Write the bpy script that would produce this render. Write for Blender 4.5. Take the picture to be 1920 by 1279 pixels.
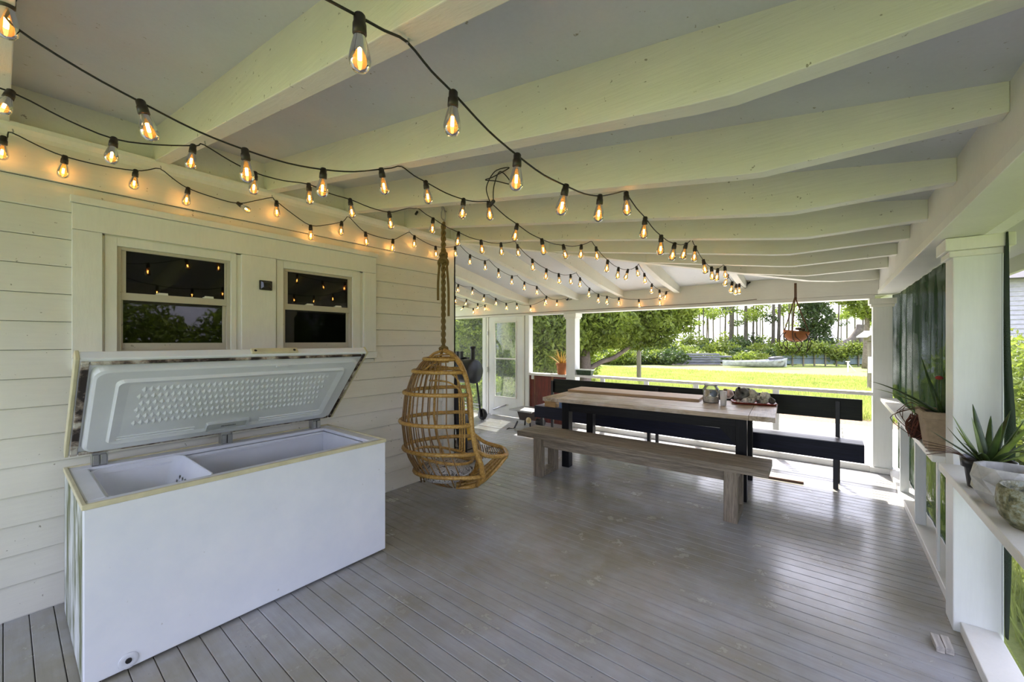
import bpy, bmesh, math, random
import numpy as np
from mathutils import Vector, Matrix

# ------------------------------------------------------------ camera, sky, sun, exposure
scene = bpy.context.scene
for o in list(bpy.data.objects):
    bpy.data.objects.remove(o)
C = scene.collection
FPX = 754.0                      # focal length in pixels of the 1920 x 1279 frame
YAW = math.atan(596.0 / 754.0)
EYE = Vector((0.0, 0.0, 1.5))
cam_data = bpy.data.cameras.new('camera')
cam_data.sensor_width = 36.0
cam_data.lens = FPX / 1920.0 * 36.0
cam_data.clip_end = 400
cam_data.clip_start = 0.02
cam = bpy.data.objects.new('camera', cam_data)
C.objects.link(cam)
cam.location = EYE
cam.rotation_euler = (math.pi / 2, 0, YAW)
scene.camera = cam

world = bpy.data.worlds.new('sky')
scene.world = world
world.use_nodes = True
wn = world.node_tree
bg = wn.nodes['Background']
sky = wn.nodes.new('ShaderNodeTexSky')
sky.sky_type = 'NISHITA'
sky.sun_disc = False
sky.sun_elevation = math.radians(50)
sky.sun_rotation = math.radians(-22)
sky.dust_density = 4.0
sky.air_density = 1.0
sky.ozone_density = 1.0
mixw = wn.nodes.new('ShaderNodeMixRGB')
mixw.inputs[0].default_value = 0.55
mixw.inputs[2].default_value = (6.7, 6.7, 8.7, 1)      # thin bright summer haze over the blue
wn.links.new(sky.outputs[0], mixw.inputs[1])
wn.links.new(mixw.outputs[0], bg.inputs[0])
bg.inputs[1].default_value = 0.26

sun_data = bpy.data.lights.new('sun', 'SUN')
sun_data.energy = 6.6
sun_data.angle = math.radians(0.6)
sun_data.color = (1.0, 0.95, 0.86)
sun = bpy.data.objects.new('sun', sun_data)
C.objects.link(sun)
SUN_DIR = Vector((0.25, -0.60, -0.76)).normalized()
sun.rotation_euler = SUN_DIR.to_track_quat('-Z', 'Y').to_euler()
sun.location = (-3, 20, 25)

vs = scene.view_settings
vs.view_transform = 'Standard'
vs.look = 'None'
vs.gamma = 1.0
vs.use_curve_mapping = False
vs.exposure = 1.30
BULB_POWER = 20.0

# ------------------------------------------------------------ helpers
rnd = random.Random(7)
PI = math.pi
FW = Vector((-math.sin(YAW), math.cos(YAW), 0)); RT = Vector((math.cos(YAW), math.sin(YAW), 0))

def ray(u, v):
    return FW + RT * ((u - 960) / FPX) - Vector((0, 0, 1)) * ((v - 640) / FPX)
def on_x(u, v, x): d = ray(u, v); return EYE + d * (x / d.x)
def on_y(u, v, y): d = ray(u, v); return EYE + d * (y / d.y)
def on_z(u, v, z): d = ray(u, v); return EYE + d * ((z - 1.5) / d.z)
def far(u, k, z=0.0):             # ground point seen in direction u at distance k
    p = EYE + (FW + RT * ((u - 960) / FPX)) * k
    return Vector((p.x, p.y, z))

class MB:
    """collects polygons; build() links them as ONE mesh object"""
    def __init__(self): self.v = []; self.f = []
    def add(self, vs, fs):
        n = len(self.v); self.v += [tuple(p) for p in vs]; self.f += [tuple(i + n for i in f) for f in fs]; return self
    def box(self, x0, x1, y0, y1, z0, z1, M=None):
        p = [(x0,y0,z0),(x1,y0,z0),(x1,y1,z0),(x0,y1,z0),(x0,y0,z1),(x1,y0,z1),(x1,y1,z1),(x0,y1,z1)]
        if M is not None: p = [M @ Vector(q) for q in p]
        return self.add(p, [(3,2,1,0),(4,5,6,7),(0,1,5,4),(1,2,6,5),(2,3,7,6),(3,0,4,7)])
    def frustum(self, cx, cy, z0, z1, a0, b0, a1, b1):
        p = [(cx+sx*a, cy+sy*b, z) for z, a, b in ((z0,a0,b0),(z1,a1,b1)) for sx, sy in ((-1,-1),(1,-1),(1,1),(-1,1))]
        return self.add(p, [(3,2,1,0),(4,5,6,7),(0,1,5,4),(1,2,6,5),(2,3,7,6),(3,0,4,7)])
    def prism(self, poly, axis, a, b):          # poly: 2-D points, extruded along axis 'x','y' or 'z'
        def P(q, t):
            return {'x': (t, q[0], q[1]), 'y': (q[0], t, q[1]), 'z': (q[0], q[1], t)}[axis]
        n = len(poly)
        vs = [P(q, a) for q in poly] + [P(q, b) for q in poly]
        fs = [tuple(range(n)), tuple(range(2*n-1, n-1, -1))] + [(i, i+n, (i+1) % n + n, (i+1) % n) for i in range(n)]
        return self.add(vs, fs)
    def tube(self, pts, r, n=8, cap=True, closed=False):
        pts = [Vector(p) for p in pts]
        m = len(pts)
        rs = r if isinstance(r, (list, tuple)) else [r] * m
        vs = []; up = Vector((0.13, 0.21, 1)).normalized(); prev = None
        for i, p in enumerate(pts):
            if closed: t = pts[(i+1) % m] - pts[i-1]
            else: t = pts[min(i+1, m-1)] - pts[max(i-1, 0)]
            if t.length < 1e-9: t = Vector((0, 0, 1))
            t.normalize()
            if prev is None:
                a = t.cross(up)
                if a.length < 1e-3: a = t.cross(Vector((1, 0, 0)))
            else:
                a = prev - t * prev.dot(t)
                if a.length < 1e-4: a = t.cross(up)
            a.normalize(); prev = a; b = t.cross(a)
            for k in range(n):
                w = 2 * PI * k / n
                vs.append(p + (a * math.cos(w) + b * math.sin(w)) * rs[i])
        fs = []
        for i in range(m if closed else m - 1):
            j = (i + 1) % m
            for k in range(n):
                l = (k + 1) % n
                fs.append((i*n+k, i*n+l, j*n+l, j*n+k))
        if cap and not closed:
            fs.append(tuple(range(n-1, -1, -1))); fs.append(tuple((m-1)*n + k for k in range(n)))
        return self.add(vs, fs)
    def lathe(self, prof, n=24, M=None, center=(0, 0, 0), sx=1, sy=1):
        c = Vector(center); vs = []
        for r, z in prof:
            for k in range(n):
                w = 2 * PI * k / n
                q = Vector((r*math.cos(w)*sx, r*math.sin(w)*sy, z))
                if M is not None: q = M @ q
                vs.append(c + q)
        m = len(prof); fs = []
        for i in range(m - 1):
            for k in range(n):
                l = (k + 1) % n
                fs.append((i*n+k, i*n+l, (i+1)*n+l, (i+1)*n+k))
        if prof[0][0] > 1e-5: fs.append(tuple(range(n-1, -1, -1)))
        if prof[-1][0] > 1e-5: fs.append(tuple((m-1)*n + k for k in range(n)))
        return self.add(vs, fs)
    def ball(self, c, r, n=10, m=6, s=(1, 1, 1)):
        return self.lathe([(max(r*math.sin(PI*i/m), 1e-6), -r*math.cos(PI*i/m)*s[2]) for i in range(m+1)], n, None, c, s[0], s[1])
    def grid(self, fn, nu, nv):
        vs = [fn(i/(nu-1), j/(nv-1)) for j in range(nv) for i in range(nu)]
        fs = [(j*nu+i, j*nu+i+1, (j+1)*nu+i+1, (j+1)*nu+i) for j in range(nv-1) for i in range(nu-1)]
        return self.add(vs, fs)
    def mesh(self, name, smooth=False):
        me = bpy.data.meshes.new(name)
        me.from_pydata([tuple(p) for p in self.v], [], self.f)
        me.update()
        if smooth: me.polygons.foreach_set('use_smooth', [True] * len(me.polygons))
        return me
    def build(self, name, mat, parent=None, smooth=False, bevel=0.0, label=None, loc=None, solid=0.0):
        return put(self.mesh(name, smooth), name, mat, parent, bevel, label, loc, solid, smooth)

def put(me, name, mat, parent=None, bevel=0.0, label=None, loc=None, solid=0.0, smooth=False):
    o = bpy.data.objects.new(name, me)
    C.objects.link(o)
    if mat is not None and len(me.materials) == 0: me.materials.append(mat)
    if parent is not None: o.parent = parent
    if loc is not None: o.location = loc
    if solid:
        s = o.modifiers.new('thickness', 'SOLIDIFY'); s.thickness = solid; s.offset = 0
    if bevel:
        b = o.modifiers.new('bevel', 'BEVEL'); b.width = bevel; b.segments = 2; b.limit_method = 'ANGLE'
        b.harden_normals = False
    if smooth is False and bevel:
        pass
    if label: o['label'] = label
    return o

def tag(o, label, cat, group=None, kind=None):
    o['label'] = label; o['category'] = cat
    if group: o['group'] = group
    if kind: o['kind'] = kind
    return o
def empty(name, loc=(0, 0, 0), rz=0.0):
    o = bpy.data.objects.new(name, None)
    C.objects.link(o); o.location = loc; o.rotation_euler = (0, 0, rz); o.empty_display_size = 0.1
    return o
def struct(name, label, cat, mb=None, mat=None):
    o = mb.build(name, mat) if mb is not None else empty(name)
    return tag(o, label, cat, None, 'structure')
def copy_tree(o, parent=None):
    c = o.copy(); C.objects.link(c)
    if parent is not None: c.parent = parent
    for ch in [q for q in bpy.data.objects if q.parent == o]: copy_tree(ch, c)
    return c
def smoothpath(pts, n=6):                       # Catmull-Rom through points
    P = [Vector(p) for p in pts]; out = []
    for i in range(len(P) - 1):
        p0 = P[max(i-1, 0)]; p1 = P[i]; p2 = P[i+1]; p3 = P[min(i+2, len(P)-1)]
        for k in range(n):
            t = k / n
            out.append(0.5*((2*p1) + (p2-p0)*t + (2*p0-5*p1+4*p2-p3)*t*t + (3*p1-p0-3*p2+p3)*t**3))
    out.append(P[-1]); return out

# ------------------------------------------------------------ materials (all procedural)
def nodes(name):
    m = bpy.data.materials.new(name); m.use_nodes = True
    nt = m.node_tree; b = nt.nodes['Principled BSDF']
    return m, nt, b
def ramp(nt, fac, stops):
    r = nt.nodes.new('ShaderNodeValToRGB')
    el = r.color_ramp.elements
    while len(el) < len(stops): el.new(0.5)
    for e, (p, c) in zip(el, stops):
        e.position = p; e.color = (c[0], c[1], c[2], 1) if len(c) == 3 else c
    nt.links.new(fac, r.inputs[0]); return r.outputs[0]
def noise(nt, scale, detail=4, rough=0.55, vec=None, stretch=None, w=0.0):
    n = nt.nodes.new('ShaderNodeTexNoise'); n.inputs['Scale'].default_value = scale
    n.inputs['Detail'].default_value = detail; n.inputs['Roughness'].default_value = rough
    if vec is not None:
        if stretch:
            mp = nt.nodes.new('ShaderNodeMapping'); mp.inputs['Scale'].default_value = stretch
            nt.links.new(vec, mp.inputs[0]); vec = mp.outputs[0]
        nt.links.new(vec, n.inputs['Vector'])
    return n.outputs[0]
def objco(nt): return nt.nodes.new('ShaderNodeTexCoord').outputs['Object']
def worldco(nt): return nt.nodes.new('ShaderNodeNewGeometry').outputs['Position']
def mixc(nt, fac, a, b, mode='MIX'):
    m = nt.nodes.new('ShaderNodeMixRGB'); m.blend_type = mode
    for i, x in ((0, fac), (1, a), (2, b)):
        if isinstance(x, (int, float)): m.inputs[i].default_value = x if i == 0 else (x, x, x, 1)
        elif isinstance(x, tuple): m.inputs[i].default_value = (*x[:3], 1)
        else: nt.links.new(x, m.inputs[i])
    return m.outputs[0]
def bump(nt, b, h, strength=0.2, dist=0.01):
    n = nt.nodes.new('ShaderNodeBump'); n.inputs['Strength'].default_value = strength; n.inputs['Distance'].default_value = dist
    nt.links.new(h, n.inputs['Height']); nt.links.new(n.outputs[0], b.inputs['Normal'])

def plain(name, col, rough=0.5, metal=0.0, var=0.12, scale=9, bmp=0.0, coat=0.0):
    m, nt, b = nodes(name)
    v = objco(nt); n = noise(nt, scale, 5, 0.6, v)
    lo = tuple(c * (1 - var) for c in col); hi = tuple(min(c * (1 + var), 1) for c in col)
    nt.links.new(ramp(nt, n, [(0.3, lo), (0.7, hi)]), b.inputs['Base Color'])
    b.inputs['Roughness'].default_value = rough; b.inputs['Metallic'].default_value = metal
    if bmp: bump(nt, b, n, bmp, 0.01)
    if coat: b.inputs['Coat Weight'].default_value = coat
    return m
def paint(name, col, rough=0.5, stretch=(1, 1, 1), speck=0.0, bmp=0.25, wear=(0.30, 0.28, 0.22), dirt=0.06):
    """old brushed house paint: brush relief, faint soiling, small chips"""
    m, nt, b = nodes(name)
    v = worldco(nt)
    n1 = noise(nt, 1.6, 4, 0.6, v); n2 = noise(nt, 60, 6, 0.7, v, stretch); n3 = noise(nt, 34, 3, 0.6, v)
    lo = tuple(c * (1 - 2*dirt) for c in col)
    c = ramp(nt, n1, [(0.3, lo), (0.62, col)])
    c = mixc(nt, 0.25, c, ramp(nt, n2, [(0.35, tuple(x*0.86 for x in col)), (0.6, col)]))
    if speck:
        s = ramp(nt, n3, [(0.70 - speck, (0, 0, 0)), (0.73 - speck, (1, 1, 1))])
        c = mixc(nt, s, c, wear)
    nt.links.new(c, b.inputs['Base Color'])
    b.inputs['Roughness'].default_value = rough
    bump(nt, b, n2, bmp, 0.004)
    return m
def wood(name, cols, axis='x', rough=0.6, grain=22, bmp=0.35, world=False, worn=None, random_tone=0.0, spec=0.5):
    m, nt, b = nodes(name); b.inputs['Specular IOR Level'].default_value = spec
    v = worldco(nt) if world else objco(nt)
    st = {'x': (0.06, 1, 1), 'y': (1, 0.06, 1), 'z': (1, 1, 0.06)}[axis]
    n1 = noise(nt, grain, 8, 0.65, v, st); n2 = noise(nt, grain * 5, 4, 0.7, v, st); n3 = noise(nt, 3.0, 4, 0.6, v)
    k = len(cols)
    c = ramp(nt, n1, [(0.28 + 0.44 * i / (k-1), q) for i, q in enumerate(cols)])
    c = mixc(nt, ramp(nt, n2, [(0.42, (0.55, 0.55, 0.55)), (0.58, (0, 0, 0))]), c, tuple(x*0.45 for x in cols[0]))
    if worn is not None:
        c = mixc(nt, ramp(nt, n3, [(0.50, (0, 0, 0)), (0.66, (0.8, 0.8, 0.8))]), c, worn)
    if random_tone:
        oi = nt.nodes.new('ShaderNodeObjectInfo')
        c = mixc(nt, random_tone, c, ramp(nt, oi.outputs['Random'], [(0, tuple(x*0.6 for x in cols[0])), (1, tuple(min(1, x*1.3) for x in cols[-1]))]))
    nt.links.new(c, b.inputs['Base Color']); b.inputs['Roughness'].default_value = rough
    bump(nt, b, n1, bmp, 0.004)
    return m
def leaf(name, cols, trans=0.35, rough=0.5):
    m, nt, b = nodes(name)
    v = worldco(nt); n = noise(nt, 1.1, 3, 0.6, v); n2 = noise(nt, 17, 3, 0.6, v)
    mx = nt.nodes.new('ShaderNodeMath'); mx.operation = 'MULTIPLY_ADD'; mx.inputs[1].default_value = 0.5
    nt.links.new(n, mx.inputs[0])
    m2 = nt.nodes.new('ShaderNodeMath'); m2.operation = 'MULTIPLY'; m2.inputs[1].default_value = 0.5
    nt.links.new(n2, m2.inputs[0]); nt.links.new(m2.outputs[0], mx.inputs[2])
    k = len(cols)
    c = ramp(nt, mx.outputs[0], [(0.36 + 0.28 * i / (k-1), q) for i, q in enumerate(cols)])
    nt.links.new(c, b.inputs['Base Color']); b.inputs['Roughness'].default_value = rough
    t = nt.nodes.new('ShaderNodeBsdfTranslucent'); nt.links.new(c, t.inputs[0])
    ms = nt.nodes.new('ShaderNodeMixShader'); ms.inputs[0].default_value = trans
    out = nt.nodes['Material Output']
    nt.links.new(b.outputs[0], ms.inputs[1]); nt.links.new(t.outputs[0], ms.inputs[2]); nt.links.new(ms.outputs[0], out.inputs[0])
    return m
def thin(name, col, alpha, rough=0.1, gloss=0.0, tint=(1, 1, 1), scale=0, amp=0.0):
    """thin sheet: lets 1 - alpha of the light through, rest is diffuse; gloss adds a fresnel reflection"""
    m, nt, b = nodes(name)
    out = nt.nodes['Material Output']
    tr = nt.nodes.new('ShaderNodeBsdfTransparent'); tr.inputs[0].default_value = (*tint, 1)
    b.inputs['Base Color'].default_value = (*col, 1); b.inputs['Roughness'].default_value = 0.6
    ms = nt.nodes.new('ShaderNodeMixShader'); ms.inputs[0].default_value = alpha
    if scale:
        n = noise(nt, scale, 4, 0.6, worldco(nt))
        r = ramp(nt, n, [(0.3, (max(alpha-amp, 0),)*3), (0.7, (min(alpha+amp, 1),)*3)])
        nt.links.new(r, ms.inputs[0])
    nt.links.new(tr.outputs[0], ms.inputs[1]); nt.links.new(b.outputs[0], ms.inputs[2])
    last = ms.outputs[0]
    if gloss:
        g = nt.nodes.new('ShaderNodeBsdfGlossy'); g.inputs['Roughness'].default_value = rough
        fr = nt.nodes.new('ShaderNodeFresnel'); fr.inputs[0].default_value = 1.5
        mu = nt.nodes.new('ShaderNodeMath'); mu.operation = 'MULTIPLY'; mu.inputs[1].default_value = gloss
        nt.links.new(fr.outputs[0], mu.inputs[0])
        m2 = nt.nodes.new('ShaderNodeMixShader'); nt.links.new(mu.outputs[0], m2.inputs[0])
        nt.links.new(last, m2.inputs[1]); nt.links.new(g.outputs[0], m2.inputs[2]); last = m2.outputs[0]
    nt.links.new(last, out.inputs[0])
    return m
def glow(name, col, strength):
    m, nt, b = nodes(name)
    b.inputs['Base Color'].default_value = (*col, 1)
    b.inputs['Emission Color'].default_value = (*col, 1); b.inputs['Emission Strength'].default_value = strength
    return m

M = {}
M['trim'] = paint('white trim paint', (0.80, 0.79, 0.73), 0.42, (1, 1, 0.15), 0.0)
M['siding'] = paint('white siding paint', (0.75, 0.73, 0.66), 0.42, (1, 0.08, 1), 0.004)
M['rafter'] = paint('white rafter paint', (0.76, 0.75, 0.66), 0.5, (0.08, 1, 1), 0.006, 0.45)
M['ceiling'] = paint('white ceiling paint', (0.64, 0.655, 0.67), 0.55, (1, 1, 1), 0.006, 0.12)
M['header'] = paint('header paint', (0.74, 0.725, 0.69), 0.5, (0.1, 1, 1), 0.0)
M['post'] = paint('post paint', (0.78, 0.80, 0.77), 0.45, (1, 1, 0.08), 0.0)
M['dark_gap'] = plain('painted gap shadow', (0.03, 0.028, 0.025), 0.9)  # near black backing, its colour deepens the weak shadow lines between boards
M['black'] = plain('black painted metal', (0.018, 0.018, 0.02), 0.4, 0.3, 0.2)
M['plastic'] = plain('black plastic', (0.014, 0.014, 0.015), 0.35)
M['steel'] = plain('galvanised steel', (0.42, 0.42, 0.42), 0.35, 0.9)
M['alu'] = paint('aged window aluminium', (0.52, 0.48, 0.40), 0.45, (1, 1, 1), 0.01, 0.1)

def floor_mat():
    m, nt, b = nodes('worn grey floor paint')
    v = worldco(nt)
    n1 = noise(nt, 0.9, 5, 0.6, v); n2 = noise(nt, 4.5, 6, 0.68, v); n3 = noise(nt, 30, 4, 0.7, v, (0.10, 1, 1)); n4 = noise(nt, 75, 3, 0.6, v)
    n5 = noise(nt, 2.1, 5, 0.6, v)
    oi = nt.nodes.new('ShaderNodeObjectInfo')
    base = ramp(nt, oi.outputs['Random'], [(0, (0.37, 0.385, 0.43)), (1, (0.43, 0.445, 0.49))])
    base = mixc(nt, 0.30, base, ramp(nt, n3, [(0.35, (0.20, 0.20, 0.21)), (0.65, (0.40, 0.41, 0.44))]))
    brown = mixc(nt, n3, (0.21, 0.185, 0.125), (0.30, 0.275, 0.20))
    base = mixc(nt, ramp(nt, n1, [(0.36, (0, 0, 0)), (0.62, (0.80, 0.80, 0.80))]), base, brown)
    base = mixc(nt, ramp(nt, n2, [(0.46, (0, 0, 0)), (0.74, (0.45, 0.45, 0.45))]), base, (0.30, 0.265, 0.175))
    base = mixc(nt, ramp(nt, n5, [(0.50, (0, 0, 0)), (0.74, (0.45, 0.45, 0.45))]), base, (0.50, 0.51, 0.55))
    base = mixc(nt, ramp(nt, n4, [(0.70, (0, 0, 0)), (0.74, (0.8, 0.8, 0.8))]), base, (0.07, 0.06, 0.05))
    nt.links.new(base, b.inputs['Base Color'])
    r = ramp(nt, n2, [(0.3, (0.15, 0.15, 0.15)), (0.7, (0.30, 0.30, 0.30))])
    nt.links.new(r, b.inputs['Roughness'])
    bump(nt, b, n2, 0.10, 0.01)
    return m
M['floor'] = floor_mat()
# ------------------------------------------------------------ the porch itself
XW, YC = -3.46, 3.25            # house wall plane, house corner
YN, XF = -2.3, -7.6             # near end of the porch, far left end
YH = 6.12                       # inner face of the far header
def z_right(x): return 2.88 - 0.1495 * (x + 3.46)
def z_far(y): return 2.88 - 0.204 * (y - 3.25)
def hip(t): return (-3.46 + 3.89 * t, 3.25 + 2.85 * t)

# floor: one object per board
floor = struct('floor', 'worn grey painted tongue and groove porch floor', 'floor',
               MB().box(XW, 0.60, YN, YC, -0.06, -0.024).box(XF, 0.60, YC, 6.36, -0.06, -0.024), M['dark_gap'])
def board_mesh(x0, x1, w=0.0857):
    c = 0.0026
    return MB().prism([(0, -0.022), (w, -0.022), (w, -c), (w-c, 0), (c, 0), (0, -c)], 'x', x0, x1).mesh('floor_board')
bm_short = board_mesh(XW + 0.006, 0.56); bm_long = board_mesh(XF, 0.56)
y = YN
while y < 6.30:
    put(bm_short if y < YC else bm_long, 'floor_board', M['floor'], floor, loc=(0, y, rnd.uniform(-0.0012, 0)))
    y += 0.0885

# house wall with openings for two windows
W1 = (0.37, 1.10); W2 = (1.335, 2.10); WZ = (1.40, 2.15)
wb = MB()
wb.box(-3.62, XW - 0.012, YN, W1[0], -0.05, 2.95).box(-3.62, XW - 0.012, W1[1], W2[0], WZ[0], WZ[1])
wb.box(-3.62, XW - 0.012, W2[1], YC, -0.05, 2.95).box(-3.62, XW - 0.012, W1[0], W2[1], -0.05, WZ[0]).box(-3.62, XW - 0.012, W1[0], W2[1], WZ[1], 2.95)
wall = struct('wall_left', 'white painted clapboard house wall behind the chest freezer', 'wall', wb, M['dark_gap'])
zs = [0.0, 0.181]
while zs[-1] < 2.36: zs.append(zs[-1] + 0.1586)
def siding(y0, y1, z0, z1, mat=M['siding'], parent=wall):
    j = rnd.uniform(-0.0015, 0.0015)
    MB().prism([(XW - 0.012, z0 + 0.0025), (XW + 0.013 + j, z0 + 0.0025), (XW + 0.015 + j, z0 + 0.007), (XW + 0.002, z1), (XW - 0.012, z1)], 'y', y0, y1).build('siding_board', mat, parent)
for i in range(len(zs) - 1):
    z0, z1 = zs[i], zs[i+1]
    if z1 <= 1.34 or z0 > 2.33: siding(YN, 3.09, z0, min(z1, 2.41))
    else:
        siding(YN, 0.255, z0, z1); siding(2.22, 3.09, z0, z1)
        if z0 < 1.335 < z1: siding(0.255, 2.22, z0, 1.33)
        if z0 < 2.344 < z1: siding(0.255, 2.22, 2.345, z1)
MB().box(XW, XW + 0.022, YN, YC, 2.405, 2.63).build('frieze_board', M['siding'], wall)
MB().prism([(XW, 2.60), (XW + 0.026, 2.60), (XW + 0.030, 2.622), (XW + 0.052, 2.645), (XW + 0.056, 2.668), (XW, 2.668)], 'y', YN, YC + 0.03).build('crown_moulding', M['trim'], wall)
MB().box(XW - 0.01, XW + 0.006, YN, YC, 2.668, 2.90).build('blocking_board', M['rafter'], wall)
MB().box(XW - 0.01, XW + 0.032, 3.09, YC + 0.02, 0, 2.60).box(-3.60, XW + 0.032, YC, YC + 0.02, 0, 2.60).build('corner_board', M['trim'], wall)
MB().box(XW, XW + 0.012, YN, 3.09, -0.001, 0.014).build('base_strip', M['trim'], wall)

wall_i = struct('wall_inner', 'white clapboard end wall of the house round the corner', 'wall',
                MB().box(XF, XW - 0.02, YC - 0.12, YC, -0.05, 2.95), M['siding'])
for i in range(len(zs) - 1):
    MB().box(XF, -3.60, YC, YC + 0.014, zs[i], zs[i+1] - 0.004).build('siding_board', M['siding'], wall_i)

# dark room behind the glass
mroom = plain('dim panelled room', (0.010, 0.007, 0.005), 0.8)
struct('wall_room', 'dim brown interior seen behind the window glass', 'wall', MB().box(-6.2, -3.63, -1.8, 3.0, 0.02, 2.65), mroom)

# window casing shared by both windows
XC = XW + 0.030
cas = struct('trim_1', 'wide flat white casing around the pair of windows', 'trim')
MB().box(XW - 0.01, XC, 0.246, 2.229, 2.15, 2.30).build('head_casing', M['trim'], cas, bevel=0.002)
MB().box(XW - 0.01, XC + 0.018, 0.238, 2.237, 2.302, 2.344).build('head_cap', M['trim'], cas, bevel=0.003)
MB().box(XW - 0.01, XC, 0.246, W1[0], 1.40, 2.148).build('side_casing', M['trim'], cas, bevel=0.002)
MB().box(XW - 0.01, XC, W2[1], 2.229, 1.40, 2.148).build('side_casing', M['trim'], cas, bevel=0.002)
MB().box(XW - 0.01, XC, W1[1], W2[0], 1.40, 2.148).build('mullion_casing', M['trim'], cas, bevel=0.002)
MB().box(XW - 0.01, XC + 0.012, 0.246, 2.229, 1.335, 1.398).build('sill', M['trim'], cas, bevel=0.003)

glass = thin('window glass', (0.5, 0.5, 0.5), 0.0, 0.02, 1.1, (0.55, 0.53, 0.5))
def window(n, label, y0, y1, s0, s1):
    w = struct('window_%d' % n, label, 'window')
    fr = MB()
    za, zb = WZ; d0, d1 = -3.50, -3.445
    fr.box(d0, d1, y0 + 0.012, s0, za + 0.005, zb - 0.008).box(d0, d1, s1, y1 - 0.03, za + 0.005, zb - 0.008)
    fr.box(d0, d1, s0, s1, 2.087, zb - 0.008).box(d0, d1, s0, s1, za + 0.005, 1.43)
    fr.build('storm_frame', M['trim'], w, bevel=0.002)
    ch = MB()
    ch.box(-3.535, -3.455, y0, y0 + 0.012, za, zb).box(-3.535, -3.455, y1 - 0.03, y1, za, zb).box(-3.535, -3.455, y0, y1, zb - 0.008, zb)
    ch.build('jamb', M['trim'], w)
    a = MB()
    t = 0.020
    a.box(-3.492, -3.462, s0, s0 + t, 1.43, 2.087).box(-3.492, -3.462, s1 - t, s1, 1.43, 2.087).box(-3.492, -3.462, s0 + t, s1 - t, 2.067, 2.087).box(-3.492, -3.462, s0 + t, s1 - t, 1.43, 1.44)
    a.build('track_frame', M['alu'], w, bevel=0.0015)
    u = MB(); u.box(-3.490, -3.472, s0 + t, s0 + 2.2*t, 1.80, 2.067).box(-3.490, -3.472, s1 - 1.6*t, s1 - t, 1.80, 2.067).box(-3.490, -3.466, s0 + t, s1 - t, 1.757, 1.803)
    u.build('upper_sash', M['alu'], w, bevel=0.0015)
    l = MB(); l.box(-3.505, -3.490, s0 + t, s0 + 1.6*t, 1.452, 1.757).box(-3.505, -3.490, s1 - 2.0*t, s1 - t, 1.452, 1.757).box(-3.505, -3.487, s0 + t, s1 - t, 1.440, 1.487)
    l.build('lower_sash', M['alu'], w, bevel=0.0015)
    for f in (0.36, 0.78):
        yy = s0 + (s1 - s0) * f
        MB().box(-3.488, -3.458, yy - 0.03, yy + 0.03, 1.803, 1.809).box(-3.486, -3.464, yy - 0.018, yy + 0.03, 1.809, 1.817).build('sash_latch', M['trim'], w)
    MB().box(-3.4835, -3.4805, s0 + t, s1 - t, 1.80, 2.07).build('pane', glass, w)
    MB().box(-3.5005, -3.4975, s0 + t, s1 - t, 1.48, 1.76).build('pane', glass, w)
    return w
window(1, 'left hand double hung window above the open freezer lid', W1[0], W1[1], 0.435, 1.036)
window(2, 'right hand double hung window beside the black motion light', W2[0], W2[1], 1.396, 1.996)
curt = wood('beige blind fabric', [(0.20, 0.17, 0.10), (0.30, 0.26, 0.16)], 'z', 0.8, 30, 0.2)
tag(MB().grid(lambda a, b: (-3.70 + 0.012*math.sin(a*40), 0.86 + 0.14*a, 1.40 + 0.40*b), 30, 2).build('window_curtain', curt, solid=0.004), 'beige pleated curtain edge inside the left window', 'curtain')
tag(MB().grid(lambda a, b: (-3.70 + 0.006*math.sin(b*70), 1.80 + 0.18*a, 1.82 + 0.24*b), 2, 40).build('window_blind', curt, solid=0.004), 'beige pleated blind inside the right window', 'blind')

# ceiling: two slopes meeting on a hip, rafters are its parts
hx, hy = hip(1.2)
cm = MB()
def slab(pts, zf, th=0.05):
    n = len(pts)
    lo = [(x, y, zf(x, y)) for x, y in pts]; hi = [(x, y, zf(x, y) + th) for x, y in pts]
    cm.add(lo + hi, [tuple(range(n-1, -1, -1)), tuple(range(n, 2*n))] + [(i, (i+1) % n, (i+1) % n + n, i + n) for i in range(n)])
slab([(-3.62, YN), (hx, YN), (hx, hy), (XW, YC), (-3.62, YC)], lambda x, y: z_right(x))
slab([(XF, YC - 0.12), (XW, YC - 0.12), (XW, YC), (hx, hy), (XF, hy)], lambda x, y: z_far(max(y, YC)))
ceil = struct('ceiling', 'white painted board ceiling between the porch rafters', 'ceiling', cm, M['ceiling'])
# unseen slab added over the house to keep daylight out above the wall
struct('roof_light_block', 'plain unseen slab added over the house to block sky light', 'roof', MB().box(XF, -3.50, YN, YC, 2.96, 3.02), M['ceiling'])
RY = [0.604 + 0.6555 * k for k in range(-3, 9)]
KINK = {1: -0.26, 2: -0.277, 3: -0.277, 4: -0.214, 5: -0.172, 6: -0.315, 7: -0.322, 8: -0.247}
def z_bot(x): return 2.668 - 0.1495 * (x + 3.46)
for k, y in zip(range(-2, 10), RY):
    xs = XW + 0.002 if y < YC else XW + 3.89 * (y - YC) / 2.85 - 0.02
    th = 0.072; xk = KINK.get(k, -0.26); xe = 0.434
    zk = z_bot(xk)
    poly = [(xs, z_bot(xs)), (xk - 0.05, z_bot(xk - 0.05)), (xk + 0.06, zk - 0.004), (xe, zk + 0.012), (xe, z_right(xe) + 0.004), (xs, z_right(xs) + 0.004)]
    if y < 5.7:
        MB().prism(poly, 'y', y, y + th).build('rafter', M['rafter'], ceil, bevel=0.003)
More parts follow.
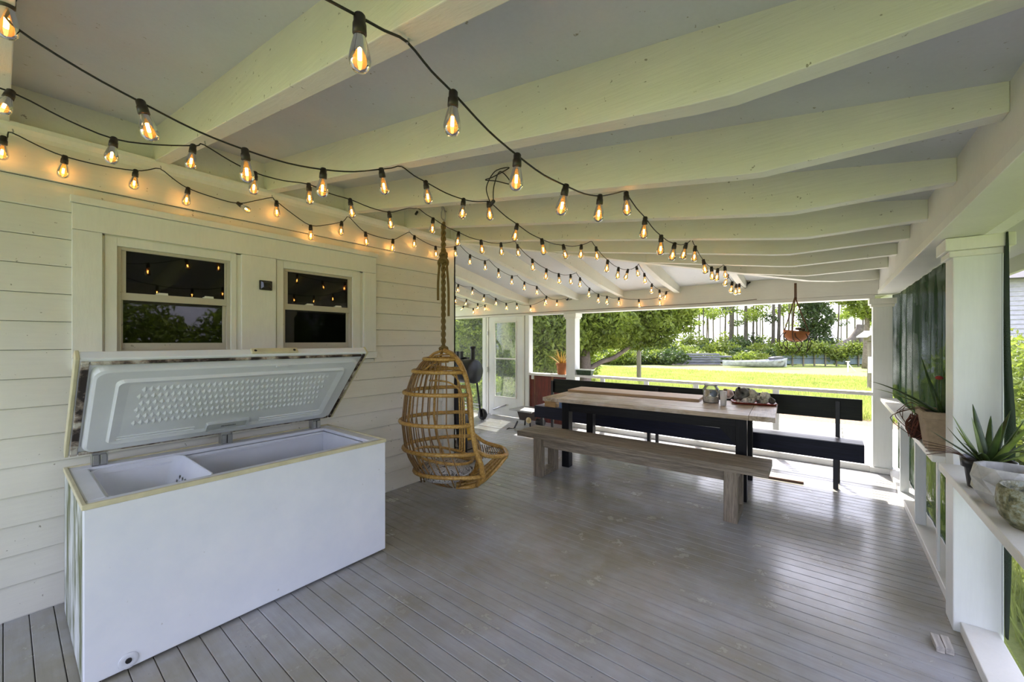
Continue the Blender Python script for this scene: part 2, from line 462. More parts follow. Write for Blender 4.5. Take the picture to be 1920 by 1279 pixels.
# hip rafter
hd = Vector((3.89, 2.85, 0)).normalized(); hn = Vector((-hd.y, hd.x, 0)); HL = math.hypot(3.89, 2.85)
def hip_pts(off):
    q = []
    for t, zb in ((0.0, 2.655), (0.84, 2.178), (0.90, 2.170), (0.995, 2.19), (0.995, 2.32), (0.0, 2.89)):
        p = Vector((XW, YC, 0)) + hd * (t * HL) + hn * off; q.append((p.x, p.y, zb))
    return q
a, b = hip_pts(-0.04), hip_pts(0.04)
MB().add(a + b, [tuple(range(6)), tuple(range(11, 5, -1))] + [(i, i+6, (i+1) % 6 + 6, (i+1) % 6) for i in range(6)]).build('hip_rafter', M['rafter'], ceil)
for x in (-6.85, -6.02, -5.22, -4.44, -3.36, -2.565, -1.713, -0.864):
    if x < XW: ys = YC
    else: ys = YC + 2.85 * (x - XW) / 3.89
    f = lambda y: 2.668 - 0.180 * (y - YC)
    poly = [(ys, f(ys)), (5.25, f(5.25)), (5.55, f(5.55) + 0.012), (YH, 2.202), (YH, z_far(YH) + 0.004), (ys, z_far(ys) + 0.004)]
    if ys > 4.9: poly = [(ys, f(ys)), (5.55, f(5.55) + 0.012), (YH, 2.202), (YH, z_far(YH) + 0.004), (ys, z_far(ys) + 0.004)]
    MB().prism(poly, 'x', x - 0.075, x).build('rafter', M['rafter'], ceil, bevel=0.003)
MB().box(hx - 0.03, hx, YN, hy, 2.06, 2.21).box(XF, hx - 0.03, hy - 0.03, hy, 2.06, 2.21).build('fascia', M['trim'], ceil)

# right hand screened side
wr = struct('wall_right', 'white screened side of the porch with post, ledge and balusters', 'wall')
MB().box(0.434, 0.60, YN, 6.33, 2.078, 2.335).build('beam', M['header'], wr, bevel=0.003)
MB().box(0.424, 0.605, YN, 6.33, 2.030, 2.076).build('soffit_board', M['trim'], wr, bevel=0.002)
def post(x0, x1, y0, y1, ztop, parent, cap=True, base=False):
    MB().box(x0, x1, y0, y1, 0, ztop).build('post', M['post'], parent, bevel=0.004)
    if cap:
        MB().box(x0 - 0.016, x1 + 0.016, y0 - 0.016, y1 + 0.016, ztop - 0.098, ztop - 0.066).box(x0 - 0.032, x1 + 0.032, y0 - 0.032, y1 + 0.032, ztop - 0.066, ztop - 0.002).build('capital', M['trim'], parent, bevel=0.004)
    if base:
        MB().box(x0 - 0.025, x1 + 0.025, y0 - 0.025, y1 + 0.025, 0.001, 0.062).build('plinth', M['trim'], parent, bevel=0.003)
post(0.500, 0.672, 3.05, 3.22, 2.03, wr)
post(0.385, 0.552, 6.17, 6.33, 1.985, wr, True, True)
post(0.500, 0.672, -0.40, -0.23, 2.03, wr)
post(0.500, 0.672, YN, YN + 0.17, 2.03, wr)
for y0, y1 in ((YN + 0.17, -0.40), (-0.23, 3.05), (3.22, 6.17)):
    MB().box(0.447, 0.585 if y0 > 3 else 0.64, y0, y1, 0.824, 0.862).build('ledge', M['trim'], wr, bevel=0.004)
    MB().box(0.525, 0.655, y0, y1, 0.0, 0.058).build('curb', M['trim'], wr, bevel=0.004)
    MB().box(0.664, 0.666, y0, y1, 0.058, 2.03).build('insect_screen', thin('insect screen right', (0.10, 0.11, 0.10), 0.16), wr)
def baluster(y, x0, x1): MB().box(x0, x1, y, y + 0.038, 0.058, 0.824).build('baluster', M['post'], wr, bevel=0.002)
baluster(5.32, 0.528, on_y(1705, 800, 5.32).x); baluster(4.467, 0.528, on_y(1737, 800, 4.467).x); baluster(3.632, 0.528, on_y(1772, 800, 3.632).x - 0.02)

# far screened end
wf = struct('wall_far', 'white screened far end of the porch with header, rail and posts', 'wall')
MB().box(XF, 0.434, YH, 6.30, 2.03, 2.335).build('header', M['header'], wf, bevel=0.003)
MB().box(XF, 0.40, YH + 0.006, 6.34, 1.985, 2.028).build('header_board', M['header'], wf, bevel=0.002)
MB().tube([(XF + 0.1, YH - 0.008, 2.020), (-4, YH - 0.008, 2.026), (-1, YH - 0.008, 2.030), (-0.75, YH - 0.008, 2.045)], 0.005, 6).build('cable', plain('grey brown cable', (0.16, 0.13, 0.11), 0.6), wf)
post(-3.660, -3.480, 6.17, 6.34, 1.985, wf)
MB().box(-4.56, -4.47, 6.17, 6.30, 0, 1.985).build('jamb_post', M['post'], wf, bevel=0.003)
MB().box(-5.66, -5.565, 6.17, 6.30, 0, 1.985).build('jamb_post', M['post'], wf, bevel=0.003)
MB().box(XF, XF + 0.1, 6.17, 6.30, 0, 1.985).build('jamb_post', M['post'], wf, bevel=0.003)
MB().box(-3.48, 0.385, 6.175, 6.305, 0.872, 0.912).build('rail', M['trim'], wf, bevel=0.004)
MB().box(-3.48, 0.36, 6.16, 6.27, 0.0, 0.072).build('curb', M['trim'], wf, bevel=0.004)
MB().box(-4.47, -3.66, 6.14, 6.30, 0.858, 0.900).build('window_sill', M['trim'], wf, bevel=0.004)
for u in (1130, 1212, 1305, 1455):
    p = on_y(u, 740, 6.24)
    MB().box(p.x - 0.035, p.x + 0.035, 6.22, 6.26, 0.072, 0.872).build('baluster', M['post'], wf, bevel=0.002)
red = wood('peeling red plywood', [(0.07, 0.010, 0.006), (0.22, 0.03, 0.015), (0.12, 0.018, 0.010), (0.40, 0.20, 0.07)], 'z', 0.6, 12, 0.5)
MB().box(-4.47, -3.66, 6.20, 6.215, 0.0, 0.858).build('infill_panel', red, wf, label='peeling dark red plywood panel')
MB().box(-4.43, -4.37, 6.192, 6.20, 0.78, 0.86).build('outlet_plate', M['trim'], wf)
scr = thin('insect screen far', (0.30, 0.32, 0.30), 0.10)
MB().box(-4.47, -3.66, 6.252, 6.254, 0.90, 1.985).build('insect_screen', thin('dusty screen', (0.22, 0.24, 0.21), 0.10, scale=3, amp=0.05), wf)
MB().box(XF + 0.1, -5.66, 6.252, 6.254, 0.0, 1.985).build('insect_screen', thin('dusty screen left', (0.24, 0.26, 0.22), 0.16, scale=2, amp=0.06), wf)
MB().box(-3.48, 0.385, 6.275, 6.277, 0.072, 0.872).box(-3.48, 0.385, 6.252, 6.254, 0.912, 1.985).build('insect_screen', thin('clear screen', (0.20, 0.22, 0.18), 0.025), wf)

# storm door
DX0, DX1 = -5.545, -4.575
door = struct('door_1', 'white storm door with two glass panes at the far end', 'door')
fr = MB()
fr.box(DX0, DX0 + 0.05, 6.165, 6.30, 0, 1.985).box(DX1 - 0.05, DX1, 6.165, 6.30, 0, 1.985)
fr.build('door_jamb', M['trim'], door, bevel=0.003)
dl = MB(); a, b = DX0 + 0.052, DX1 - 0.052
g0, g1 = -5.335, -4.770
dl.box(a, g0, 6.175, 6.21, 0.012, 1.978).box(g1, b, 6.175, 6.21, 0.012, 1.978).box(g0, g1, 6.175, 6.21, 1.885, 1.978).box(g0, g1, 6.175, 6.21, 0.012, 0.375)
dl.build('door_leaf', M['post'], door, bevel=0.003)
bd = MB()
for q in ((g0, g0 + 0.02, 0.375, 1.885), (g1 - 0.02, g1, 0.375, 1.885)): bd.box(q[0], q[1], 6.166, 6.18, q[2], q[3])
bd.box(g0 + 0.02, g1 - 0.02, 6.166, 6.18, 1.865, 1.885).box(g0 + 0.02, g1 - 0.02, 6.166, 6.18, 0.375, 0.397).box(g0 + 0.02, g1 - 0.02, 6.163, 6.183, 1.135, 1.16)
bd.build('glazing_bead', M['trim'], door, bevel=0.002)
dg = thin('dusty door glass', (0.46, 0.50, 0.48), 0.13, 0.05, 0.5, (0.97, 1, 0.99), 5, 0.05)
MB().box(g0 + 0.01, g1 - 0.01, 6.190, 6.193, 0.39, 1.14).build('pane', dg, door)
MB().box(g0 + 0.01, g1 - 0.01, 6.190, 6.193, 1.15, 1.88).build('pane', dg, door)
MB().tube([on_y(924, 768, 6.168), on_y(924, 768, 6.14), on_y(948, 760, 6.14), on_y(948, 760, 6.168)], 0.012, 8).build('kick_handle', M['steel'], door, True)
MB().box(DX0 + 0.03, DX0 + 0.048, 6.150, 6.165, 0.86, 0.97).box(DX0 + 0.03, DX0 + 0.048, 6.150, 6.165, 1.62, 1.70).build('hinge', M['steel'], door)
# ------------------------------------------------------------ string lights
m_cord = plain('black rubber cord', (0.008, 0.008, 0.008), 0.45)
m_sock = plain('dark bulb socket', (0.020, 0.015, 0.013), 0.4)
m_glass = thin('amber bulb glass', (1.0, 0.55, 0.15), 0.14, 0.03, 1.3, (1.0, 0.84, 0.55))
m_fil = glow('glowing filament', (1.0, 0.60, 0.22), BULB_POWER)
sock_me = MB().lathe([(0.0105, -0.036), (0.0140, -0.034), (0.0135, -0.014), (0.0118, -0.012), (0.0118, 0.002), (0.0085, 0.006)], 12).mesh('socket', True)
prof = [(0.0105, -0.034), (0.0125, -0.040), (0.0165, -0.055), (0.0205, -0.072), (0.0222, -0.084), (0.0205, -0.096), (0.0140, -0.105), (0.0001, -0.109)]
bulb_me = MB().lathe(prof, 14).mesh('bulb', True)
fm = MB()
for q in range(3):
    a = q * PI / 3
    fm.box(-0.0012, 0.0012, -0.0042, 0.0042, -0.084, -0.060, Matrix.Rotation(a, 4, 'Z'))
fil_me = fm.mesh('filament')
for me, mt in ((sock_me, m_sock), (bulb_me, m_glass), (fil_me, m_fil)): me.materials.append(mt)
def strand(label, pts, tilt=None):
    """pts: (kind, point): s = socket with bulb, a = hook point on a rafter, e = cord end"""
    root = empty('string_light', pts[0][1])
    tag(root, label, 'string light', 'strings of bulbs under the porch ceiling')
    base = Vector(pts[0][1])
    path = []
    for i, (k, p) in enumerate(pts):
        p = Vector(p) - base
        if path:                                     # a little slack between neighbours
            q = (path[-1] + p) / 2; L = (path[-1] - p).length
            path.append(q - Vector((0, 0, 0.035 * min(L, 0.5) * (1.0 if k == 's' else 0.3))))
        path.append(p)
    MB().tube(smoothpath(path, 3), 0.0033, 6).build('cord', m_cord, root, True)
    n = 0
    for i, (k, p) in enumerate(pts):
        if k == 'a':
            q = Vector(p) - base
            MB().tube([q + Vector((0, 0, -0.004)), q + Vector((0, 0.006, 0.006)), q + Vector((0, 0.003, 0.02))], 0.003, 5).build('cup_hook', M['steel'], root)
        if k != 's': continue
        s = put(sock_me, 'socket', None, root, loc=Vector(p) - base)
        tx, ty = rnd.gauss(0, 0.10), rnd.gauss(0, 0.10)
        if tilt and n in tilt: tx, ty = tilt[n]
        s.rotation_euler = (tx, ty, rnd.uniform(0, 3)); s.scale = (1.13, 1.13, 1.13)
        put(bulb_me, 'bulb', None, s); put(fil_me, 'filament', None, s)
        n += 1
    return root
def X(x, L): return [(k, on_x(u, v, x)) for k, u, v in L]
def Y(y, L): return [(k, on_y(u, v, y)) for k, u, v in L]
S = 's'; A = 'a'; E = 'e'
strand('string of bulbs nearest the right side, running down to the far header plug',
  [(A, (-0.85, -0.02, 2.285)), (S, (-0.85, 0.21, 2.23))] +
  X(-0.85, [(S,674,32),(A,763,79),(S,850,175),(S,970,292),(S,1061.3,349),(S,1125.2,368),(A,1172,358),(S,1174,362),(S,1209.8,409),(S,1239.8,442.9),(S,1265.2,457),(S,1286.8,457.3),(A,1297,450),(S,1303.6,462.6),(S,1318.7,488),(S,1334,501.6),(S,1345.9,504.8),(A,1357,497),(S,1359,501),(S,1364.6,516),(S,1373,529.2),(S,1380.6,534),(S,1386.2,533)]) + Y(6.09, [(E,1398,541),(E,1402,528)]))
strand('second string of bulbs from the right, looped in a coil on a rafter midway',
  [(E, (-1.75, -0.35, 2.36)), (S, (-1.75, 0.008, 2.445))] +
  X(-1.75, [(E,22,47),(S,263.7,192),(S,459.2,281.4),(S,606.5,318.6),(S,714.8,317.8),(A,752.4,312.6),(S,798,341.6),(S,869.3,374.5),(S,916,378),(E,922,382),(S,969.6,421),(S,1015.6,449),(S,1056,460.3),(S,1089.9,460),(A,1109,453),(S,1117.5,464),(S,1139.6,488.5),(S,1159.7,502.4),(S,1177.5,506),(S,1193.3,500.5),(A,1197.6,496.4),(S,1208,513.3),(S,1222.4,533),(S,1236.5,544.2)]) + Y(6.08, [(S,1249.6,547.4),(E,1256,546)]), {0: (0.05, -0.05)})
strand('third string of bulbs from the right, dipping past the hanging chair rope',
  [(E, (-2.5, -0.30, 2.50))] +
  X(-2.5, [(S,20.6,173),(S,214,261),(S,362.6,273.8),(A,382.3,272),(S,478,324.5),(S,578.8,346),(S,656.3,374.5),(S,729.5,398.5),(E,766,391),(E,785,392),(S,812,410),(S,860,436.2),(S,901.8,451.3),(S,939.2,456.6),(A,965.5,453.5),(S,970,459.8),(S,998,487),(S,1024.6,504.8),(S,1047.5,514),(S,1069.6,515.5),(A,1080.5,512.5),(S,1087.5,521.7),(S,1105.3,541),(S,1122.2,552.3),(S,1138,556)]) + Y(6.07, [(S,1160.6,559),(S,1197.6,562),(S,1237,558),(E,1250,552)]), {0: (0.0, 0.5)})
strand('string of bulbs closest to the clapboard wall, swagged over both windows',
  [(E, (-3.38, -0.25, 2.55))] +
  X(-3.38, [(S,7,258),(A,21.6,249),(S,122,294),(S,254.7,320.5),(A,300,317),(S,352.8,353.6),(S,446.5,381.8),(A,509,371),(S,518.4,378),(S,582.5,423.3),(S,640.7,416.7),(A,653.8,407),(S,685.4,436.4),(S,737,449.6),(A,766.5,436),(S,777.2,443),(S,816.8,462.7),(S,853.4,463.3),(A,861.3,459.5),(S,881.4,478.5),(S,909,489.8),(A,916.7,488),(S,934.5,504.8),(S,959.8,518),(A,970,518),(S,983.3,529.2),(S,1006.4,537.7),(S,1024.6,556)]) + Y(6.06, [(S,1044.3,563),(E,1062,560)]), {4: (-0.9, 0.5)})
strand('faint far string of bulbs dropping to the header beside the storm door',
  X(-4.3, [(E,838,515),(S,859.6,534),(S,885.7,539.5),(S,908.2,553),(A,917,553),(S,929.4,560),(S,949,569),(A,966,566),(S,968.8,569)]) + Y(6.05, [(S,994.5,573),(S,1021.5,562),(E,1026,558)]))
strand('far string of bulbs low over the door, left of the rope end',
  X(-5.1, [(E,835,548),(S,853.2,556),(S,874.8,561.7),(S,895.6,569.6)]) + Y(6.05, [(E,905,572)]))
strand('leftmost far string of bulbs hugging the header above the smoker',
  [(E, (-6.3, 5.4, 2.20))] + X(-5.8, [(S,869.7,575)]) + Y(6.05, [(S,887.2,578.6),(S,909.2,572.4),(E,914,570)]), {0: (0.4, 0.8)})

# loose coils and plugs where strings join
def coil(name, label, pts, plug, r=0.0033):
    root = empty(name, pts[0]); tag(root, label, 'cord')
    b = Vector(pts[0])
    MB().tube(smoothpath([Vector(p) - b for p in pts], 6), r, 6).build('cord', m_cord, root, True)
    if plug is not None:
        p = Vector(plug) - b
        MB().lathe([(0.008, -0.022), (0.012, -0.018), (0.012, 0.016), (0.007, 0.022)], 10, Matrix.Rotation(0.9, 3, 'Y'), p).build('plug', M['plastic'], root, True)
    return root
c = lambda L, y: [on_y(u, v, y) for u, v in L]
coil('cord_coil', 'looped spare cord with plug on rafter above second string', c([(919,380),(912,352),(928,322),(955,315),(925,332),(910,338),(930,340),(958,345),(938,322),(926,350),(925,380)], 1.885), on_y(923, 381, 1.885))
coil('cord_coil', 'looped spare cord with black plug on rafter near the chair hook', c([(762,392),(756,382),(764,366),(774,362),(768,380),(766,391),(772,378),(778,366),(772,362)], 2.545), on_y(781, 400, 2.53))
coil('cord_coil', 'small twisted cord end on the header above the storm door', c([(1066,560),(1068,548),(1074,552),(1066,556),(1072,562),(1060,562)], 6.09), on_y(1064, 562, 6.09))
coil('cord_coil', 'hanging cord end and plug on the header beside the hanging planter', c([(1398,540),(1397,524),(1400,520),(1399,540),(1402,530)], 6.09), on_y(1404, 531, 6.09))
tag(MB().box(-2.90, -2.87, 2.50, 2.53, 2.60, 2.64, Matrix.Translation((0, 0, 0))).build('cord_outlet', M['trim'], bevel=0.004), 'small white three way outlet beside the plug on the rafter', 'outlet')

# ------------------------------------------------------------ chest freezer
fz = empty('chest_freezer', (-2.915, 0.955, 0.0))
tag(fz, 'white chest freezer with its lid propped open below the windows', 'freezer')
FO = Vector((-2.915, 0.955, 0.0))
class LB(MB):                    # builder whose points are world points of a thing placed at off
    def __init__(self, off): super().__init__(); self.off = off
    def build(self, *a, **k):
        self.v = [tuple(Vector(p) - self.off) for p in self.v]
        return super().build(*a, **k)
def enamel():
    m, nt, b = nodes('white enamel with scuffs')
    v = worldco(nt); n = noise(nt, 18, 4, 0.6, v, (1, 1, 0.5)); n2 = noise(nt, 5, 4, 0.6, v)
    c = ramp(nt, n2, [(0.3, (0.76, 0.79, 0.87)), (0.7, (0.83, 0.85, 0.91))])
    c = mixc(nt, ramp(nt, n, [(0.70, (0, 0, 0)), (0.73, (0.5, 0.5, 0.5))]), c, (0.35, 0.33, 0.28))
    nt.links.new(c, b.inputs['Base Color']); b.inputs['Roughness'].default_value = 0.30; b.inputs['Coat Weight'].default_value = 0.2
    return m
def mildew():
    m, nt, b = nodes('mildewed enamel')
    v = worldco(nt); n = noise(nt, 26, 6, 0.7, v, (1, 1, 0.07)); n2 = noise(nt, 6, 4, 0.6, v, (1, 1, 0.4))
    mu = mixc(nt, 1.0, ramp(nt, n, [(0.38, (0, 0, 0)), (0.54, (1, 1, 1))]), ramp(nt, n2, [(0.36, (0, 0, 0)), (0.52, (1, 1, 1))]), 'MULTIPLY')
    c = mixc(nt, mu, (0.62, 0.65, 0.66), (0.10, 0.12, 0.035))
    nt.links.new(c, b.inputs['Base Color']); b.inputs['Roughness'].default_value = 0.5
    return m
M['enamel'] = enamel(); M['mildew'] = mildew()
M['liner'] = plain('white moulded plastic', (0.70, 0.72, 0.78), 0.35, 0, 0.05, 4)
M['cream'] = plain('yellowed plastic trim', (0.62, 0.57, 0.38), 0.4, 0, 0.12, 12)
def gasket():
    m, nt, b = nodes('mouldy door gasket')
    v = worldco(nt); n = noise(nt, 10, 6, 0.65, v)
    nt.links.new(ramp(nt, n, [(0.44, (0.03, 0.02, 0.018)), (0.54, (0.30, 0.24, 0.20)), (0.62, (0.60, 0.57, 0.52))]), b.inputs['Base Color'])
    b.inputs['Roughness'].default_value = 0.6
    return m
M['gasket'] = gasket()
x0, x1, y0, y1, zt = -3.33, -2.50, 0.21, 1.70, 0.797
LB(FO).box(x1 - 0.02, x1, y0, y1, 0.012, zt - 0.02).box(x0, x0 + 0.02, y0, y1, 0.012, zt - 0.02).box(x0 + 0.02, x1 - 0.02, y1 - 0.02, y1, 0.012, zt - 0.02).build('cabinet', M['enamel'], fz, bevel=0.006)
LB(FO).box(x0 + 0.0005, x1 - 0.006, y0, y0 + 0.02, 0.012, zt - 0.02).build('side_panel', M['mildew'], fz, bevel=0.003, label='mildew streaked end panel')
LB(FO).box(x0 + 0.02, x1 - 0.02, y0 + 0.02, y1 - 0.02, 0.012, 0.05).box(x0 + 0.05, x1 - 0.05, y0 + 0.05, y1 - 0.05, 0.0, 0.02).build('base', M['plastic'], fz)
t = LB(FO)
for q in ((x0 - 0.004, x0 + 0.012, y0 - 0.004, y1 + 0.004), (x1 - 0.012, x1 + 0.005, y0 - 0.004, y1 + 0.004), (x0 + 0.012, x1 - 0.012, y0 - 0.004, y0 + 0.012), (x0 + 0.012, x1 - 0.012, y1 - 0.012, y1 + 0.004)):
    t.box(q[0], q[1], q[2], q[3], zt - 0.022, zt + 0.002)
t.build('rim_trim', M['cream'], fz, bevel=0.003, label='yellowed rim trim')
t = LB(FO); i0, i1, j0, j1 = x0 + 0.10, x1 - 0.075, y0 + 0.085, y1 - 0.085
for q in ((x0 + 0.012, i0, y0 + 0.012, y1 - 0.012), (i1, x1 - 0.012, y0 + 0.012, y1 - 0.012), (i0, i1, y0 + 0.012, j0), (i0, i1, j1, y1 - 0.012)):
    t.box(q[0], q[1], q[2], q[3], zt - 0.03, zt - 0.004)
t.build('breaker_strip', M['liner'], fz, bevel=0.008)
t = LB(FO)
t.box(i0, i0 + 0.008, j0, j1, 0.10, zt - 0.03).box(i1 - 0.008, i1, j0, j1, 0.10, zt - 0.03).box(i0, i1, j0, j0 + 0.008, 0.10, zt - 0.03).box(i0, i1, j1 - 0.008, j1, 0.10, zt - 0.03).box(i0, i1, j0, j1, 0.09, 0.10)
t.box(i0 - 0.025, i0 + 0.02, j0 + 0.03, j1 - 0.03, zt - 0.055, zt - 0.045)
t.build('liner', M['liner'], fz)
p = on_x(241, 1239, x1)
LB(FO).lathe([(0.001, 0.0), (0.018, 0.001), (0.034, 0.004), (0.036, 0.0)], 24, Matrix.Rotation(PI/2, 3, 'Y'), (x1 + 0.001, p.y, p.z)).build('drain_cap', M['liner'], fz, True)
LB(FO).lathe([(0.001, 0.006), (0.011, 0.006), (0.012, 0.0)], 16, Matrix.Rotation(PI/2, 3, 'Y'), (x1 + 0.001, p.y, p.z)).build('drain_hole', M['plastic'], fz)
# lid
H = Vector((-3.265, 0.0, 0.868)); dl_ = Vector((0.70, 0, 0.714)).normalized(); nn = Vector((dl_.z, 0, -dl_.x))
SL = 0.765; TH = 0.055
def LP(s, t, n): return H + dl_ * s + nn * n + Vector((0, t, 0))
def lidbox(mb, s0, s1, t0, t1, n0, n1):
    p = [LP(s, t, n) for n in (n0, n1) for s, t in ((s0, t0), (s1, t0), (s1, t1), (s0, t1))]
    mb.add(p, [(0,1,2,3),(7,6,5,4),(1,0,4,5),(2,1,5,6),(3,2,6,7),(0,3,7,4)])
t = LB(FO); lidbox(t, 0, SL, y0, y1, -TH, 0.0)
lid = t.build('lid', M['enamel'], fz, bevel=0.008)
t = LB(FO)
for ya in (y0 - 0.005, y1 - 0.010):
    t = LB(FO); lidbox(t, -0.003, SL + 0.003, ya, ya + 0.015, -TH - 0.003, 0.004)
    t.build('edge_trim', M['cream'], lid, bevel=0.003, label='yellowed lid edge trim')
t = LB(FO)
for q in ((0.012, SL - 0.012, y0 + 0.014, y0 + 0.042), (0.012, SL - 0.012, y1 - 0.036, y1 - 0.018), (0.012, 0.030, y0 + 0.045, y1 - 0.045), (SL - 0.030, SL - 0.014, y0 + 0.045, y1 - 0.045)):
    lidbox(t, q[0], q[1], q[2], q[3], 0.0, 0.014)
t.build('gasket', M['gasket'], lid, bevel=0.004, label='mouldy dark gasket')
def loft(mb, rings):
    n = len(rings[0]); base = len(mb.v)
    for r in rings: mb.v += [tuple(p) for p in r]
    for a in range(len(rings) - 1):
        for k in range(n):
            l = (k + 1) % n
            mb.f.append((base+a*n+k, base+a*n+l, base+(a+1)*n+l, base+(a+1)*n+k))
    mb.f.append(tuple(base + (len(rings)-1)*n + k for k in range(n)))
def rrect(s0, s1, t0, t1, r, n, fn, seg=5):
    out = []
    for cs, ct, a0 in ((s1-r, t1-r, 0), (s0+r, t1-r, 1), (s0+r, t0+r, 2), (s1-r, t0+r, 3)):
        for k in range(seg + 1):
            a = (a0 + k / seg) * PI / 2
            out.append(fn(cs + r*math.cos(a), ct + r*math.sin(a), n))
    return out
t = LB(FO); a0, a1, b0, b1 = 0.040, SL - 0.040, y0 + 0.050, y1 - 0.050
loft(t, [rrect(a0, a1, b0, b1, 0.05, 0.0, LP), rrect(a0 + 0.01, a1 - 0.01, b0 + 0.01, b1 - 0.01, 0.05, 0.030, LP), rrect(a0 + 0.022, a1 - 0.022, b0 + 0.02, b1 - 0.02, 0.05, 0.036, LP),
         rrect(a0 + 0.075, a1 - 0.075, b0 + 0.09, b1 - 0.09, 0.035, 0.036, LP), rrect(a0 + 0.085, a1 - 0.085, b0 + 0.10, b1 - 0.10, 0.03, 0.052, LP), rrect(a0 + 0.11, a1 - 0.11, b0 + 0.14, b1 - 0.14, 0.015, 0.044, LP)])
panel = t.build('inner_panel', M['liner'], lid)
t = LB(FO)                        # diamond embossing
rows, cols = 6, 36
for r in range(rows):
    for q in range(cols):
        s = 0.29 + 0.056 * r; tt = b0 + 0.19 + (b1 - b0 - 0.38) * (q + 0.5 * (r % 2)) / cols
        ds, dt = 0.027, 0.0135
        t.add([LP(s - ds, tt, 0.044), LP(s, tt + dt, 0.044), LP(s + ds, tt, 0.044), LP(s, tt - dt, 0.044), LP(s, tt, 0.052)], [(0,1,4),(1,2,4),(2,3,4),(3,0,4)])
o = t.build('diamond_embossing', M['liner'], lid); o['kind'] = 'stuff'
for s in (0.155, 0.178):
    for ta, tb in ((b0 + 0.13, 0.74), (1.10, b1 - 0.13)):
        t = LB(FO); lidbox(t, s, s + 0.006, ta, tb, 0.043, 0.050); t.build('ridge', M['liner'], lid, bevel=0.002)
t = LB(FO); loft(t, [rrect(0.125, 0.205, 0.795, 1.04, 0.008, 0.043, LP), rrect(0.130, 0.200, 0.80, 1.035, 0.008, 0.062, LP), rrect(0.140, 0.190, 0.815, 1.02, 0.006, 0.058, LP)])
t.build('lamp_cover', plain('grey lamp cover', (0.46, 0.48, 0.52), 0.3), lid)
cu = bpy.data.curves.new('maker_name', 'FONT'); cu.body = 'FRIGIDAIRE'; cu.size = 0.0165; cu.align_x = 'CENTER'; cu.align_y = 'CENTER'; cu.extrude = 0.0004
tmp = bpy.data.objects.new('maker_name_curve', cu); C.objects.link(tmp)
bpy.context.view_layer.update()
tme = bpy.data.meshes.new_from_object(tmp.evaluated_get(bpy.context.evaluated_depsgraph_get()))
bpy.data.objects.remove(tmp)
to = put(tme, 'maker_name', M['plastic'], lid)
rot = Matrix((Vector((0, 1, 0)), dl_, nn)).transposed().to_4x4()
to.matrix_local = Matrix.Translation(LP(0.165, 0.92, 0.0588) - FO) @ rot
t = LB(FO); loft(t, [rrect(SL - 0.078, SL - 0.058, 1.07, 1.15, 0.006, 0.030, LP), rrect(SL - 0.075, SL - 0.061, 1.073, 1.147, 0.004, 0.044, LP)]); t.build('lamp_switch', M['liner'], lid)
t = LB(FO); lidbox(t, SL - 0.004, SL + 0.012, 0.93, 1.20, -TH + 0.006, -0.010); hp = t.build('lock_plate', M['cream'], lid, bevel=0.004, label='cream lock plate with two screws')
for tt in (0.952, 1.178):
    t = LB(FO); t.lathe([(0.008, 0), (0.008, 0.003), (0.001, 0.004)], 12, Matrix((Vector((0, 1, 0)), nn, dl_)).transposed(), LP(SL + 0.011, tt, -TH/2 + 0.0)); t.build('screw', M['black'], lid)
for tt in (y0 + 0.13, 0.955, y1 - 0.13):
    t = LB(FO); t.box(-3.318, -3.270, tt - 0.032, tt + 0.032, zt - 0.01, 0.868).box(-3.262, -3.250, tt - 0.028, tt - 0.003, zt, 0.855).box(-3.262, -3.250, tt + 0.003, tt + 0.028, zt, 0.855)
    t.box(-3.270, -3.255, tt - 0.034, tt - 0.028, zt - 0.01, 0.88).box(-3.270, -3.255, tt + 0.028, tt + 0.034, zt - 0.01, 0.88)
    t.build('hinge', M['steel'], fz, bevel=0.002)
# basket resting on the freezer rim
bk = empty('freezer_basket', (-2.9, 0.49, 0.60)); tag(bk, 'white plastic basket hanging inside the open freezer at its left end', 'basket')
BO = Vector((-2.9, 0.49, 0.60))
WPf = lambda s, t, n: Vector((s, t, n))
def ring(dx, z): return rrect(-3.222 + dx, -2.583 - dx, 0.303 + dx, 0.70 - dx, 0.06, z, WPf)
t = LB(BO); loft(t, [ring(0.055, 0.605), ring(0.045, 0.62), ring(0.0, 0.772), ring(-0.004, 0.778)][::-1]); t.build('tub', M['liner'], bk, True, solid=0.004)
t = LB(BO)
t.tube(ring(-0.004, 0.778), 0.006, 6, closed=True); t.build('lip', M['liner'], bk, True)
t = LB(BO)  # flat dark plates, their colour stands in for the shade of open holes
for r in range(5):
    for q in range(4):
        xx = -3.10 + 0.10*r + 0.05*(q % 2); yy = 0.40 + 0.065*q
        if xx < -2.68: t.add([(xx-0.02, yy, 0.612), (xx, yy-0.016, 0.612), (xx+0.02, yy, 0.612), (xx, yy+0.016, 0.612)], [(0,1,2,3)])
for r in range(9):
    for q in range(2):
        xx = -3.13 + 0.055*r + 0.027*q; zz = 0.645 + 0.03*q; yy = 0.70 - 0.045 + (zz-0.62)*0.3 - 0.0045
        t.add([(xx-0.011, yy-0.002, zz), (xx, yy, zz+0.014), (xx+0.011, yy-0.002, zz), (xx, yy-0.004, zz-0.014)], [(0,1,2,3)])
t.build('painted_holes', M['plastic'], bk, label='dark diamond plates painted as drain holes')

